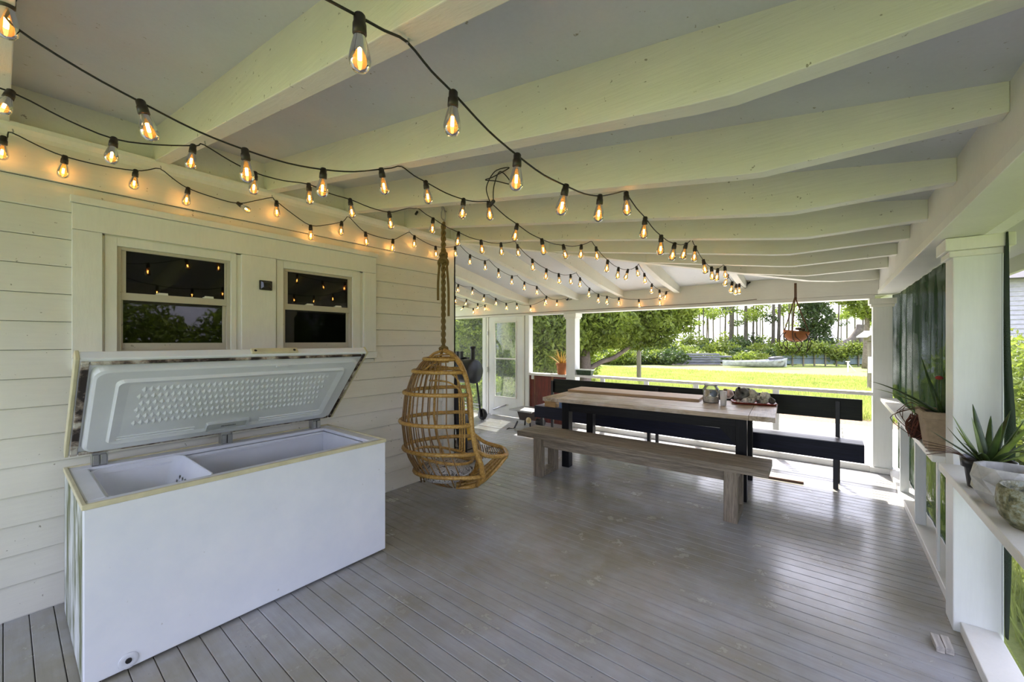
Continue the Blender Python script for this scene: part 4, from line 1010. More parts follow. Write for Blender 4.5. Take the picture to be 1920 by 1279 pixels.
# smoker grill in the corner by the door
sm = empty('smoker_grill', (-5.55, 5.45, 0)); tag(sm, 'black barrel smoker grill on wheels in the corner beside the storm door', 'grill')
RY90 = Matrix.Rotation(PI/2, 3, 'Y')
MB().lathe([(0.001, -0.42), (0.20, -0.42), (0.225, -0.40), (0.225, 0.36), (0.20, 0.38), (0.001, 0.385)], 28, RY90, (0, 0, 0.93)).build('barrel', plain('black grill steel', (0.030, 0.032, 0.036), 0.35, 0.5), sm, True)
MB().box(-0.40, 0.36, -0.235, -0.19, 0.90, 0.94).build('barrel_seam', M['black'], sm)
MB().tube(smoothpath([(0.26, 0.04, 1.13), (0.27, 0.04, 1.22), (0.27, 0.04, 1.36)], 4), 0.045, 12).build('chimney', M['black'], sm, True)
MB().lathe([(0.055, 0), (0.06, 0.01), (0.055, 0.035), (0.001, 0.04)], 14, None, (0.27, 0.04, 1.36)).build('chimney_cap', M['black'], sm, True)
MB().box(-0.36, 0.10, 0.06, 0.12, 1.14, 1.19).build('warming_shelf', M['black'], sm)
for x in (-0.28, -0.15, -0.05):
    MB().box(x, x + 0.06, -0.02, 0.05, 1.15, 1.30).build('vent_box', M['black'], sm, bevel=0.006)
MB().tube(smoothpath([(-0.36, -0.12, 1.10), (-0.40, -0.16, 1.35), (-0.47, -0.10, 1.50), (-0.52, 0, 1.55)], 6), 0.028, 8).build('lid_handle', M['black'], sm, True)
for (xa, xb, y) in ((0.27, 0.36, -0.14), (0.27, 0.36, 0.14), (-0.30, -0.38, -0.14), (-0.30, -0.38, 0.14)):
    MB().tube([(xa, y, 0.76), (xb, y * 1.15, 0.06)], 0.020, 8).build('leg', M['black'], sm)
for y in (-0.20, 0.20):
    MB().lathe([(0.03, -0.02), (0.10, -0.022), (0.108, -0.012), (0.108, 0.012), (0.10, 0.022), (0.03, 0.02)], 22, Matrix.Rotation(PI/2, 3, 'X'), (0.37, y, 0.109)).build('wheel', M['plastic'], sm, True)
for z in (0.24, 0.30): MB().tube([(-0.36, -0.15, z), (0.34, -0.15, z), (0.34, 0.15, z), (-0.36, 0.15, z)], 0.008, 6, closed=True).build('bottom_rack', M['steel'], sm)

# things behind the hanging chair at the house corner
um = empty('patio_umbrella', on_z(873, 879, 0.0)); tag(um, 'closed black patio umbrella leaning at the house corner behind the rattan chair', 'umbrella')
MB().tube([(0.0, 0.0, 0.02), (-0.10, -0.12, 1.22)], [0.016, 0.016], 8).build('pole', M['black'], um)
MB().tube([(-0.008, -0.01, 0.14), (-0.02, -0.03, 0.3), (-0.05, -0.06, 0.7), (-0.085, -0.10, 1.10)], [0.030, 0.062, 0.066, 0.024], 10).build('folded_canopy', plain('black canvas', (0.012, 0.012, 0.016), 0.8), um, True)
MB().lathe([(0.08, 0), (0.085, 0.008), (0.03, 0.03), (0.02, 0.05)], 16).build('base', M['black'], um, True)
kt = on_z(856, 872, 0.0)
cr = empty('wooden_crate', (kt.x - 0.05, kt.y + 0.20, 0)); tag(cr, 'slatted grey crate on the floor behind the rattan chair', 'crate')
mcr = wood('grey crate slat', [(0.16, 0.13, 0.10), (0.27, 0.23, 0.18)], 'x', 0.7, 12)
for k in range(3):
    for y in (-0.11, 0.10): MB().box(-0.14, 0.14, y, y + 0.012, 0.01 + 0.085*k, 0.08 + 0.085*k).build('slat', mcr, cr)
    for x in (-0.14, 0.128): MB().box(x, x + 0.012, -0.098, 0.10, 0.01 + 0.085*k, 0.08 + 0.085*k).build('slat', mcr, cr)
MB().box(-0.128, 0.128, -0.098, 0.10, 0.002, 0.012).build('bottom_board', mcr, cr)
MB().box(-0.14, 0.14, -0.11, 0.112, 0.252, 0.264).build('top_board', mcr, cr)
yb = empty('snack_bag', (kt.x - 0.06, kt.y + 0.20, 0.2645)); tag(yb, 'yellow and red bag standing on the crate behind the rattan chair', 'bag')
MB().frustum(0, 0, 0, 0.20, 0.10, 0.06, 0.09, 0.02).build('pouch', plain('yellow foil bag', (0.72, 0.42, 0.03), 0.35, 0, 0.2), yb, bevel=0.01)
MB().box(-0.085, 0.085, -0.064, -0.054, 0.02, 0.08).build('red_label', plain('red bag label', (0.5, 0.03, 0.02), 0.4, 0, 0.4, 40), yb)
ce = on_z(930, 845, 0.005)
co = MB().tube(smoothpath([ce + Vector((0.16*math.cos(a)*(1+0.1*math.sin(3*a)), 0.13*math.sin(a), 0.004 + 0.003*(i % 3))) for i, a in enumerate([k*0.5 for k in range(30)])], 4), 0.006, 6).build('extension_cord', m_cord, smooth=True)
tag(co, 'coiled black extension cord lying on the floor past the rattan chair lip', 'cord')
# ------------------------------------------------------------ planters
M['terracotta'] = plain('terracotta', (0.42, 0.15, 0.05), 0.8, 0, 0.15, 14)
M['soil'] = plain('dark soil', (0.035, 0.024, 0.016), 0.95, 0, 0.4, 60, 0.5)
M['aloe'] = leaf('aloe leaf', [(0.015, 0.030, 0.008), (0.045, 0.08, 0.018), (0.10, 0.15, 0.04)], 0.08, 0.35)
M['aloe_light'] = leaf('yellow green aloe leaf', [(0.10, 0.14, 0.03), (0.17, 0.24, 0.05), (0.24, 0.30, 0.09)], 0.12, 0.35)
def blade(base, dirv, L, w, bend, twist=0.0, n=9, droop=0.0):
    """thick tapering succulent leaf as a closed tube with a flat section"""
    mb = MB(); d = Vector(dirv).normalized(); side = d.cross(Vector((0, 0, 1)))
    if side.length < 1e-3: side = Vector((1, 0, 0))
    side.normalize(); vs = []; m = 6
    p = Vector(base)
    for i in range(n + 1):
        f = i / n
        dd = (d + Vector((0, 0, 1)) * (bend * f - droop * f * f)).normalized()
        if i: p = p + dd * (L / n)
        up = side.cross(dd).normalized()
        ww = w * (1 - f) ** 0.75 * (0.75 + 0.5 * min(f * 4, 1)) * 0.5 + 0.0008; th = ww * 0.32
        for k in range(m):
            a = 2 * PI * k / m
            vs.append(p + side * (ww * math.cos(a)) + up * (th * math.sin(a) - 0.3 * ww * abs(math.cos(a)) * -1))
    fs = [(i*m+k, i*m+(k+1) % m, (i+1)*m+(k+1) % m, (i+1)*m+k) for i in range(n) for k in range(m)]
    fs += [tuple(range(m-1, -1, -1)), tuple(n*m + k for k in range(m))]
    mb.add(vs, fs); return mb
def aloe(root, z, leaves, mats):
    for i, (az, el, L, w, bend, droop) in enumerate(leaves):
        a = math.radians(az); e = math.radians(el)
        blade((0.02*math.cos(a), 0.02*math.sin(a), z), (math.cos(a)*math.cos(e), math.sin(a)*math.cos(e), math.sin(e)), L * 0.86, w * 0.72, bend, 0, 9, droop).build('leaf', mats[i % len(mats)], root, True)

LZ = 0.8625
# square tan planter behind the near post
t0 = empty('planter_pot', (0.527, 3.45, LZ)); tag(t0, 'square tan planter with a trailing aloe on the ledge behind the near post', 'planter')
mt = plain('sandy planter', (0.34, 0.25, 0.16), 0.85, 0, 0.15, 40, 0.2)
t = MB()
for sx, sy in ((0, -1), (0, 1), (-1, 0), (1, 0)):
    pass
t.frustum(0, 0, 0, 0.205, 0.074, 0.10, 0.096, 0.125); t.build('pot', mt, t0, bevel=0.006)
t = MB()
for q in ((-0.104, 0.104, -0.133, -0.112), (-0.104, 0.104, 0.112, 0.133), (-0.104, -0.083, -0.112, 0.112), (0.083, 0.104, -0.112, 0.112)): t.box(q[0], q[1], q[2], q[3], 0.185, 0.226)
t.build('pot_rim', mt, t0, bevel=0.004)
MB().box(-0.083, 0.083, -0.112, 0.112, 0.20, 0.212).build('soil', M['soil'], t0)
aloe(t0, 0.205, [(140, 30, 0.50, 0.045, -0.1, 0.25), (150, 24, 0.40, 0.035, 0.2, 0.5), (120, 65, 0.42, 0.035, 0.3, 0.0), (60, 55, 0.34, 0.035, 0.2, 0), (20, 45, 0.30, 0.035, 0.3, 0), (200, 30, 0.30, 0.034, 0.2, 0.6), (-60, 50, 0.26, 0.03, 0.3, 0), (100, 40, 0.30, 0.04, 0.5, 0), (250, 40, 0.24, 0.03, 0.3, 0.4), (80, 72, 0.32, 0.03, 0, 0)], [M['aloe'], M['aloe_light'], M['aloe']])
fl = MB(); fl.ball((-0.02, -0.02, 0.42), 0.018, 8, 5, (1, 1, 0.7)); fl.build('dried_flower', plain('dried red flower', (0.25, 0.03, 0.02), 0.8), t0, True)
MB().tube([(-0.02, -0.02, 0.21), (-0.022, -0.02, 0.41)], 0.004, 6).build('flower_stem', M['aloe'], t0)
for k in range(5):
    a = rnd.uniform(1.6, 3.6)
    MB().tube(smoothpath([(-0.08, -0.02 + 0.04*k, 0.22), (-0.14 - 0.02*k, 0.03*k, 0.26 - 0.03*k), (-0.20 + 0.03*k, 0.05*k, 0.20 - 0.05*k)], 5), 0.0022, 5).build('dry_stem', plain('dry brown stem', (0.10, 0.05, 0.025), 0.8), t0, True)
# clump of dried roots hooked over the pot edge
rc = empty('root_clump', (0.452, 3.70, LZ)); tag(rc, 'reddish brown tangle of dried roots on the ledge beside the tan planter', 'root clump')
mr = plain('red brown roots', (0.13, 0.035, 0.018), 0.8, 0, 0.5, 40)
MB().lathe([(0.001, 0.0), (0.035, 0.006), (0.048, 0.05), (0.040, 0.11), (0.02, 0.15), (0.001, 0.16)], 14).build('core', plain('dark root core', (0.045, 0.014, 0.008), 0.9), rc, True)
rr = random.Random(5); t = MB()
for k in range(46):
    a = rr.uniform(0, 2*PI); b = a + rr.uniform(-1.2, 1.2); z0 = rr.uniform(0.0, 0.06); z1 = rr.uniform(0.09, 0.17)
    t.tube(smoothpath([(0.045*math.cos(a), 0.05*math.sin(a), z0 + 0.004), (0.062*math.cos((a+b)/2), 0.068*math.sin((a+b)/2), (z0+z1)/2), (0.034*math.cos(b), 0.036*math.sin(b), z1)], 4), 0.0026, 5)
o = t.build('roots', mr, rc, True); o['kind'] = 'stuff'
# black pot with aloe
bp = empty('plant_pot', (0.535, 2.635, LZ)); tag(bp, 'black plastic pot with a spotted aloe on the ledge before the near post', 'plant pot')
MB().lathe([(0.001, 0.0), (0.060, 0.0), (0.070, 0.085), (0.080, 0.087), (0.084, 0.128), (0.079, 0.128), (0.076, 0.112), (0.001, 0.11)], 24).build('pot', M['plastic'], bp, True)
MB().lathe([(0.001, 0.116), (0.072, 0.114)], 20).build('soil', M['soil'], bp)
aloe(bp, 0.112, [(100, 65, 0.30, 0.045, 0.1, 0), (60, 50, 0.30, 0.036, 0.2, 0.3), (150, 60, 0.24, 0.036, 0.3, 0), (180, 45, 0.20, 0.034, 0.5, 0), (-30, 68, 0.26, 0.055, 0.0, 0), (-45, 58, 0.31, 0.060, 0.1, 0), (-70, 40, 0.22, 0.04, 0.1, 0.6), (20, 40, 0.24, 0.036, 0.2, 0.4), (-10, 30, 0.26, 0.03, 0.3, 0.2), (-110, 35, 0.20, 0.035, 0.2, 0.9), (230, 40, 0.18, 0.03, 0.4, 0.7), (130, 78, 0.22, 0.03, 0, 0), (75, 60, 0.26, 0.04, 0.2, 0.5), (160, 30, 0.22, 0.03, 0.3, 0.2), (-20, 50, 0.28, 0.04, 0.2, 0.5), (-80, 65, 0.24, 0.045, 0.1, 0), (40, 70, 0.28, 0.04, 0, 0), (200, 55, 0.2, 0.03, 0.3, 0)], [M['aloe'], M['aloe'], M['aloe_light']])
for k in range(5):
    MB().tube(smoothpath([(-0.07, -0.01*k, 0.128), (-0.12, -0.02 - 0.015*k, 0.14 + 0.008*k), (-0.19, -0.03 + 0.02*k, 0.12 + 0.012*k)], 4), 0.0018, 5).build('dry_stem', plain('brown stem', (0.09, 0.05, 0.03), 0.8), bp, True)
# faceted grey bowl
gb = empty('planter_bowl', (0.545, 2.40, LZ)); tag(gb, 'white and grey faceted planter bowl in the middle of the ledge pots', 'planter')
t = MB(); n = 10; rings = []
for r, z, off in ((0.066, 0.0, 0), (0.104, 0.055, 0.5), (0.106, 0.105, 0), (0.094, 0.150, 0.5), (0.084, 0.150, 0.5), (0.080, 0.10, 0.5)):
    rings.append([(r*math.cos(2*PI*(k+off)/n), r*math.sin(2*PI*(k+off)/n), z) for k in range(n)])
vs = [p for r in rings for p in r]; fs = [tuple(range(n-1, -1, -1))]
for a in range(3):
    for k in range(n):
        i0 = a*n + k; i1 = a*n + (k+1) % n; j0 = (a+1)*n + k; jm = (a+1)*n + (k-1) % n
        if a % 2 == 0: fs += [(i0, i1, j0), (i0, j0, jm)]
        else: fs += [(i0, i1, (a+1)*n + k), (i1, (a+1)*n + (k+1) % n, (a+1)*n + k)] if False else [(i0, i1, j0), (i0, j0, jm)]
for a in (3, 4):
    for k in range(n): fs.append((a*n+k, a*n+(k+1) % n, (a+1)*n+(k+1) % n, (a+1)*n+k))
fs.append(tuple(5*n + k for k in range(n)))
t.add(vs, fs); t.build('bowl', plain('grey glazed facets', (0.42, 0.415, 0.39), 0.35, 0, 0.35, 12), gb)
# mottled round pot
mp_ = empty('planter_pot', (0.560, 2.165, LZ)); tag(mp_, 'round mottled green and tan planter at the near end of the ledge pots', 'planter')
def mottle():
    m, nt, b = nodes('mottled glaze'); v = objco(nt)
    vo = nt.nodes.new('ShaderNodeTexVoronoi'); vo.inputs['Scale'].default_value = 32; nt.links.new(v, vo.inputs['Vector'])
    n = noise(nt, 40, 5, 0.7, v)
    c = ramp(nt, n, [(0.35, (0.05, 0.06, 0.03)), (0.5, (0.20, 0.19, 0.09)), (0.6, (0.34, 0.36, 0.28)), (0.7, (0.16, 0.22, 0.18))])
    c = mixc(nt, ramp(nt, vo.outputs['Distance'], [(0.0, (0.7, 0.7, 0.7)), (0.3, (0, 0, 0))]), c, (0.42, 0.40, 0.26))
    nt.links.new(c, b.inputs['Base Color']); b.inputs['Roughness'].default_value = 0.4; bump(nt, b, n, 0.8, 0.01); return m
MB().lathe([(0.001, 0.0), (0.070, 0.0), (0.094, 0.03), (0.104, 0.075), (0.100, 0.125), (0.094, 0.138), (0.086, 0.136), (0.088, 0.10), (0.001, 0.08)], 30).build('pot', mottle(), mp_, True)

# terracotta pot on the sill
tpot = empty('plant_pot', (-3.775, 6.215, 0.9005)); tag(tpot, 'terracotta pot with a spiky orange green plant on the far sill', 'plant pot')
MB().lathe([(0.001, 0), (0.074, 0.0), (0.094, 0.165), (0.105, 0.167), (0.106, 0.205), (0.097, 0.205), (0.094, 0.18), (0.001, 0.175)], 24).build('pot', M['terracotta'], tpot, True)
MB().lathe([(0.001, 0.186), (0.092, 0.184)], 18).build('soil', M['soil'], tpot)
ms = leaf('orange green spikes', [(0.50, 0.42, 0.10), (0.70, 0.48, 0.16), (0.40, 0.46, 0.14)], 0.4)
for k in range(26):
    a = rnd.uniform(0, 360); e = rnd.uniform(35, 85)
    aa = math.radians(a); ee = math.radians(e)
    blade((0.03*math.cos(aa), 0.03*math.sin(aa), 0.18), (math.cos(aa)*math.cos(ee), math.sin(aa)*math.cos(ee), math.sin(ee)), rnd.uniform(0.17, 0.32), 0.020, 0.1, 0, 5, 0.3).build('leaf', ms, tpot, True)
MB().box(-0.20, -0.02, -0.07, 0.03, 0.0, 0.008).build('saucer', M['trim'], tpot)
# green trough on the rail
gp = empty('planter_trough', (-3.32, 6.235, 0.9125)); tag(gp, 'small dark green trough planter on the far rail beside the post', 'planter')
mgp = plain('dark green trough', (0.020, 0.045, 0.016), 0.5, 0, 0.5, 30)
MB().frustum(0, 0, 0.0, 0.085, 0.13, 0.05, 0.145, 0.06).build('trough', mgp, gp, bevel=0.006)
MB().box(-0.155, 0.155, -0.066, -0.054, 0.083, 0.097).box(-0.155, 0.155, 0.054, 0.066, 0.083, 0.097).box(-0.155, -0.143, -0.054, 0.054, 0.083, 0.097).box(0.143, 0.155, -0.054, 0.054, 0.083, 0.097).build('trough_rim', plain('pale green rim', (0.45, 0.52, 0.45), 0.5), gp)
MB().box(-0.142, 0.142, -0.053, 0.053, 0.085, 0.09).build('soil', M['soil'], gp)

# hanging terracotta planter
HP = Vector((-0.31, 5.56, 1.50)); hp_ = empty('hanging_planter', HP); tag(hp_, 'terracotta bowl in a brown leather hanger below the corner rafter', 'hanging planter')
tiltM = Matrix.Rotation(0.12, 3, 'Y')
MB().lathe([(0.001, 0), (0.06, 0.0), (0.10, 0.035), (0.122, 0.095), (0.127, 0.115), (0.117, 0.115), (0.108, 0.09), (0.001, 0.08)], 24, tiltM).build('bowl', M['terracotta'], hp_, True)
mle = plain('brown leather thong', (0.13, 0.055, 0.025), 0.7)
top = Vector((0.0, 0.0, 0.50))
MB().tube([(0.0, 0.0, 0.655), (0, 0, 0.50)], 0.008, 6).tube([(0.012, 0.0, 0.655), (0.014, 0, 0.47)], 0.005, 6).build('hanger_loop', mle, hp_, True)
for a in (0.4, 2.5, 4.6):
    e = Vector((0.132*math.cos(a), 0.132*math.sin(a), 0.10))
    MB().tube(smoothpath([top, (top + e)/2, e, Vector((0.10*math.cos(a), 0.10*math.sin(a), 0.02)), Vector((0, 0, -0.012))], 4), 0.0062, 6).build('thong', mle, hp_, True)
t = MB()
for a in [0.3 + k * 0.9 for k in range(7)]:
    t.tube(smoothpath([(0.10*math.cos(a), 0.10*math.sin(a), 0.11), (0.14*math.cos(a), 0.14*math.sin(a), 0.05), (0.15*math.cos(a+0.4), 0.15*math.sin(a+0.4), -0.03), (0.12*math.cos(a), 0.12*math.sin(a), -0.10 - 0.05*(a % 1))], 5), 0.0045, 5)
t.build('trailing_stems', plain('dark trailing stems', (0.05, 0.03, 0.02), 0.8), hp_, True)
msu = plain('brown green succulent', (0.09, 0.07, 0.03), 0.7, 0, 0.5, 20)
for k in range(14):
    a = rnd.uniform(0, 6.28); r = rnd.uniform(0.03, 0.13)
    MB().ball((r*math.cos(a), r*math.sin(a), rnd.uniform(0.09, 0.14)), rnd.uniform(0.014, 0.026), 7, 5, (1, 1, 0.6)).build('rosette', msu, hp_, True)

# ------------------------------------------------------------ green shade cloth on the right side
def shade_mat():
    m, nt, b = nodes('dark green shade cloth')
    out = nt.nodes['Material Output']; v = worldco(nt)
    n = noise(nt, 7, 5, 0.6, v, (1, 1, 0.08)); n2 = noise(nt, 2.2, 4, 0.6, v)
    al = mixc(nt, 0.5, ramp(nt, n, [(0.38, (1, 1, 1)), (0.62, (0.55, 0.55, 0.55))]), ramp(nt, n2, [(0.35, (1, 1, 1)), (0.65, (0.5, 0.5, 0.5))]))
    b.inputs['Base Color'].default_value = (0.020, 0.050, 0.020, 1); b.inputs['Roughness'].default_value = 0.8; b.inputs['Specular IOR Level'].default_value = 0.15
    tl = nt.nodes.new('ShaderNodeBsdfTranslucent'); tl.inputs[0].default_value = (0.03, 0.08, 0.025, 1)
    m1 = nt.nodes.new('ShaderNodeMixShader'); m1.inputs[0].default_value = 0.4
    nt.links.new(b.outputs[0], m1.inputs[1]); nt.links.new(tl.outputs[0], m1.inputs[2])
    tr = nt.nodes.new('ShaderNodeBsdfTransparent')
    m2 = nt.nodes.new('ShaderNodeMixShader'); nt.links.new(al, m2.inputs[0])
    nt.links.new(tr.outputs[0], m2.inputs[1]); nt.links.new(m1.outputs[0], m2.inputs[2]); nt.links.new(m2.outputs[0], out.inputs[0])
    return m
M['shade'] = shade_mat()
def shade(name_label, y_fn, x_fn, amp, z0=0.06, z1=2.028, ph=0.0, n=150):
    def fn(a, b):
        z = z0 + (z1 - z0) * b
        yy = y_fn(a, z)
        x = x_fn(a, z) + amp * (math.sin(a * 47 + ph + 2*b) + 0.5 * math.sin(a * 101 + 3*b)) * (0.35 + 0.65 * math.sin(PI * b) ** 0.5)
        return (x, yy, z)
    return tag(MB().grid(fn, n, 30).build('shade_cloth', M['shade'], smooth=True, solid=0.0012), name_label, 'shade cloth', 'dark green shade cloths on the right screens')
def step(z, a, b): return a if z > 0.88 else b if z < 0.80 else b + (a - b) * (z - 0.80) / 0.08
shade('sagging dark green shade cloth between the near post and the corner post', lambda a, z: 3.25 + (6.30 - 3.25) * a, lambda a, z: step(z, 0.600, 0.640) - 0.035 * max(0, (a - 0.94) / 0.06), 0.009)
shade('narrow gathered strip of dark green shade cloth nearest the camera', lambda a, z: 3.035 - 0.10 * a * (0.35 + 0.9 * math.exp(-((z - 1.05) / 0.28) ** 2) + 0.25 * math.exp(-((z - 0.45) / 0.2) ** 2)), lambda a, z: 0.672, 0.006, ph=1.0, n=40)

# ------------------------------------------------------------ outside
GZ = -0.35
def ground_mat():
    m, nt, b = nodes('sunlit lawn'); v = worldco(nt)
    n1 = noise(nt, 0.35, 5, 0.6, v); n2 = noise(nt, 6, 6, 0.7, v); n3 = noise(nt, 55, 4, 0.7, v)
    c = ramp(nt, n1, [(0.3, (0.22, 0.275, 0.05)), (0.6, (0.285, 0.33, 0.07)), (0.8, (0.33, 0.35, 0.09))])
    c = mixc(nt, 0.4, c, ramp(nt, n2, [(0.35, (0.17, 0.24, 0.05)), (0.65, (0.33, 0.38, 0.10))]))
    c = mixc(nt, 0.35, c, ramp(nt, n3, [(0.35, (0.13, 0.19, 0.035)), (0.65, (0.33, 0.38, 0.11))]))
    nt.links.new(c, b.inputs['Base Color']); b.inputs['Roughness'].default_value = 0.95; bump(nt, b, n3, 0.6, 0.05)
    return m
gr = MB(); gn = 40
gr.grid(lambda a, b: (-90 + 180*a, -60 + 180*b, GZ), gn, gn)
struct('ground', 'bright sunlit green lawn around the porch', 'lawn', gr, ground_mat())
pave = plain('pale concrete', (0.60, 0.58, 0.54), 0.9, 0, 0.10, 3)
struct('mulch_bed', 'brown leaf litter strip between the patio and the lawn', 'mulch', MB().box(-6, 4.2, 11.22, 12.6, GZ + 0.001, GZ + 0.03), plain('leaf litter', (0.20, 0.13, 0.085), 0.95, 0, 0.6, 30, 0.6))
pt = struct('patio', 'pale sunlit concrete slabs outside the far rail', 'patio')
for i in range(6):
    for j in range(4):
        MB().box(-5.8 + i*1.5, -4.312 + i*1.5, 6.42 + j*1.2, 7.612 + j*1.2, GZ, GZ + 0.06).build('slab', pave, pt, bevel=0.006)
struct('porch_skirt', 'white board skirt below the porch floor edge', 'trim', MB().box(XF, 0.655, 6.30, 6.36, GZ, -0.024).box(0.60, 0.655, YN, 6.30, GZ, -0.024), M['trim'])

def cloud(name, parent, mat, pts_fn, n, ll, lw, seed, up=0.3, off=(0, 0, 0), kind=None):
    """many small leaf blades as one mesh"""
    r = np.random.default_rng(seed)
    c = pts_fn(r, n)
    d = r.normal(size=(n, 3)); d[:, 2] -= 0.25; d /= np.linalg.norm(d, axis=1)[:, None]
    nv = r.normal(size=(n, 3)); nv[:, 2] += up * 3; s = np.cross(d, nv); s /= (np.linalg.norm(s, axis=1)[:, None] + 1e-9)
    L = ll * r.uniform(0.6, 1.3, n)[:, None]; W = lw * r.uniform(0.6, 1.3, n)[:, None]
    v = np.empty((n, 4, 3)); v[:, 0] = c - d*L*0.5; v[:, 1] = c + s*W*0.5 - d*L*0.08; v[:, 2] = c + d*L*0.5; v[:, 3] = c - s*W*0.5 - d*L*0.08
    v -= np.array(off)
    me = bpy.data.meshes.new(name)
    me.vertices.add(n*4); me.vertices.foreach_set('co', v.reshape(-1).astype(np.float32))
    me.loops.add(n*4); me.loops.foreach_set('vertex_index', np.arange(n*4, dtype=np.int32))
    me.polygons.add(n); me.polygons.foreach_set('loop_start', np.arange(0, n*4, 4, dtype=np.int32)); me.polygons.foreach_set('loop_total', np.full(n, 4, dtype=np.int32))
    me.update(calc_edges=True)
    o = put(me, name, mat, parent)
    if kind: o['kind'] = kind
    return o
def blobs(B, hollow=0.45):
    B = np.array(B, dtype=float)            # x y z rx ry rz
    w = B[:, 3]*B[:, 4]*B[:, 5]; w = w / w.sum()
    def fn(r, n):
        k = r.choice(len(B), n, p=w)
        d = r.normal(size=(n, 3)); d /= np.linalg.norm(d, axis=1)[:, None]
        rad = (hollow + (1 - hollow) * r.random(n) ** 0.6) * (1 + 0.12 * np.sin(7*d[:, 0] + 3*k) * np.cos(6*d[:, 1] + k))
        return B[k, :3] + d * rad[:, None] * B[k, 3:]
    return fn
bark = plain('grey brown bark', (0.16, 0.13, 0.10), 0.95, 0, 0.35, 8, 0.6)
pine_bark = plain('pine bark', (0.13, 0.11, 0.085), 0.95, 0, 0.3, 4, 0.5)
L_mid = leaf('mid green leaves', [(0.040, 0.068, 0.010), (0.19, 0.26, 0.030), (0.42, 0.50, 0.08)], 0.55)
L_dark = leaf('dark green leaves', [(0.02, 0.045, 0.01), (0.055, 0.095, 0.02), (0.11, 0.15, 0.03)], 0.35)
L_yel = leaf('yellow green leaves', [(0.10, 0.15, 0.015), (0.20, 0.26, 0.03), (0.30, 0.34, 0.06)], 0.5)
L_hedge = leaf('hedge leaves', [(0.06, 0.11, 0.012), (0.15, 0.20, 0.025), (0.26, 0.30, 0.05)], 0.45)

def tree(name, label, base, trunk_paths, B, n, ll, lw, mat, seed, bk=bark, group=None, cat='tree'):
    base = Vector(base); root = empty(name, base); tag(root, label, cat, group)
    for k, (pts, rad) in enumerate(trunk_paths):
        MB().tube(smoothpath([Vector(p) for p in pts], 4), [rad[0] + (rad[1]-rad[0]) * i / (4*(len(pts)-1)) for i in range(4*(len(pts)-1) + 1)], 8).build('trunk' if k == 0 else 'branch', bk, root, True)
    cloud('foliage', root, mat, blobs(B), n, ll, lw, seed)
    return root
def dirs(u, k, z):                       # offset helper: world point in direction u at distance k
    return far(u, k, z)
# big drooping tree left of the lawn
tb_ = far(1096, 12.0, GZ)
def rel(u, k, z): return far(u, k, z) - tb_ + Vector((0, 0, 0))
Bt = []
for u, k, z, rx, rz in ((1010,12,2.6,1.5,1.1),(1040,11.2,1.75,1.0,0.75),(1100,12.5,3.0,1.7,1.0),(1130,11.5,2.15,1.0,0.6),(1180,12.5,2.9,1.5,0.9),(1210,12,2.1,0.8,0.55),(1250,12.3,2.75,0.75,0.7),(1262,12.4,2.1,0.42,0.40),(1000,11.0,1.1,0.7,0.55),(1150,13,1.75,0.9,0.5),(1080,12.3,1.6,0.8,0.7),(1115,11.8,1.75,0.75,0.55),(1160,11.8,1.9,0.8,0.6),(1200,12,2.5,1.0,0.7),(1235,12.2,1.75,0.55,0.45),(1275,12.6,2.5,0.6,0.55),(1285,12.6,2.0,0.35,0.3),(1190,12.5,1.55,0.6,0.35),(1030,11.8,0.9,0.8,0.6),(990,12,1.7,1.0,0.8)):
    p = rel(u, k, 0); Bt.append((p.x, p.y, z - GZ, rx, rx, rz))
tree('shade_tree', 'large leafy tree with a drooping crown left of the lawn', tb_,
     [([(0, 0, 0), (0.03, 0, 1.0), (-0.05, 0.05, 2.2), (0.05, 0, 3.6)], (0.20, 0.10)),
      ([tuple(rel(1099, 12, 0) + Vector((0, 0, 0.62))), tuple(rel(1128, 12, 0) + Vector((0, 0, 0.88))), tuple(rel(1150, 12, 0) + Vector((0, 0, 1.0))), tuple(rel(1180, 12.2, 0) + Vector((0, 0, 1.32))), tuple(rel(1205, 12.4, 0) + Vector((0, 0, 1.55)))], (0.08, 0.05)),
      ([(0, 0, 1.6), tuple(rel(1050, 11.6, 2.6)), tuple(rel(1010, 11.6, 3.3))], (0.10, 0.05)),
      ([(0, 0, 1.9), tuple(rel(1160, 12.3, 2.9)), tuple(rel(1230, 12.4, 3.2))], (0.09, 0.04))], Bt, 80000, 0.19, 0.075, L_mid, 11)
# tree beyond the door and left screen
p0 = far(905, 18.5, GZ)
tree('shade_tree', 'dense green tree beyond the storm door', p0, [([(0, 0, 0), (0.1, 0, 1.5), (0, 0.1, 3.5)], (0.16, 0.08))],
     [(0, 0, 3.9, 2.8, 2.8, 1.8), (1.3, 0.4, 2.9, 1.8, 1.8, 1.3), (-2.2, -0.2, 3.4, 2.0, 2.0, 1.5), (-3.4, 0.2, 2.8, 1.6, 1.6, 1.5), (0.2, 0.6, 5.2, 2.8, 2.8, 1.4)], 34000, 0.19, 0.075, L_mid, 12)
def shrub(label, u, k, w, h, mat, seed, n=2600, ll=0.2, lw=0.1, z0=0.0, group='shrubs along the back of the lawn', name='shrub'):
    b = far(u, k, GZ)
    B = [(0, 0, z0 + h*0.45, w*0.5, w*0.5, h*0.5), (w*0.28, 0.1, z0 + h*0.35, w*0.33, w*0.33, h*0.36), (-w*0.3, -0.1, z0 + h*0.38, w*0.33, w*0.33, h*0.38)]
    root = empty(name, b); tag(root, label, 'shrub', group)
    for s in (-0.12, 0.1): MB().tube([(s, 0, 0), (s*2.2, 0.05, h*0.5)], [0.03 + 0.01*w, 0.015], 6).build('stem', bark, root)
    cloud('foliage', root, mat, blobs(B), n, ll, lw, seed); return root
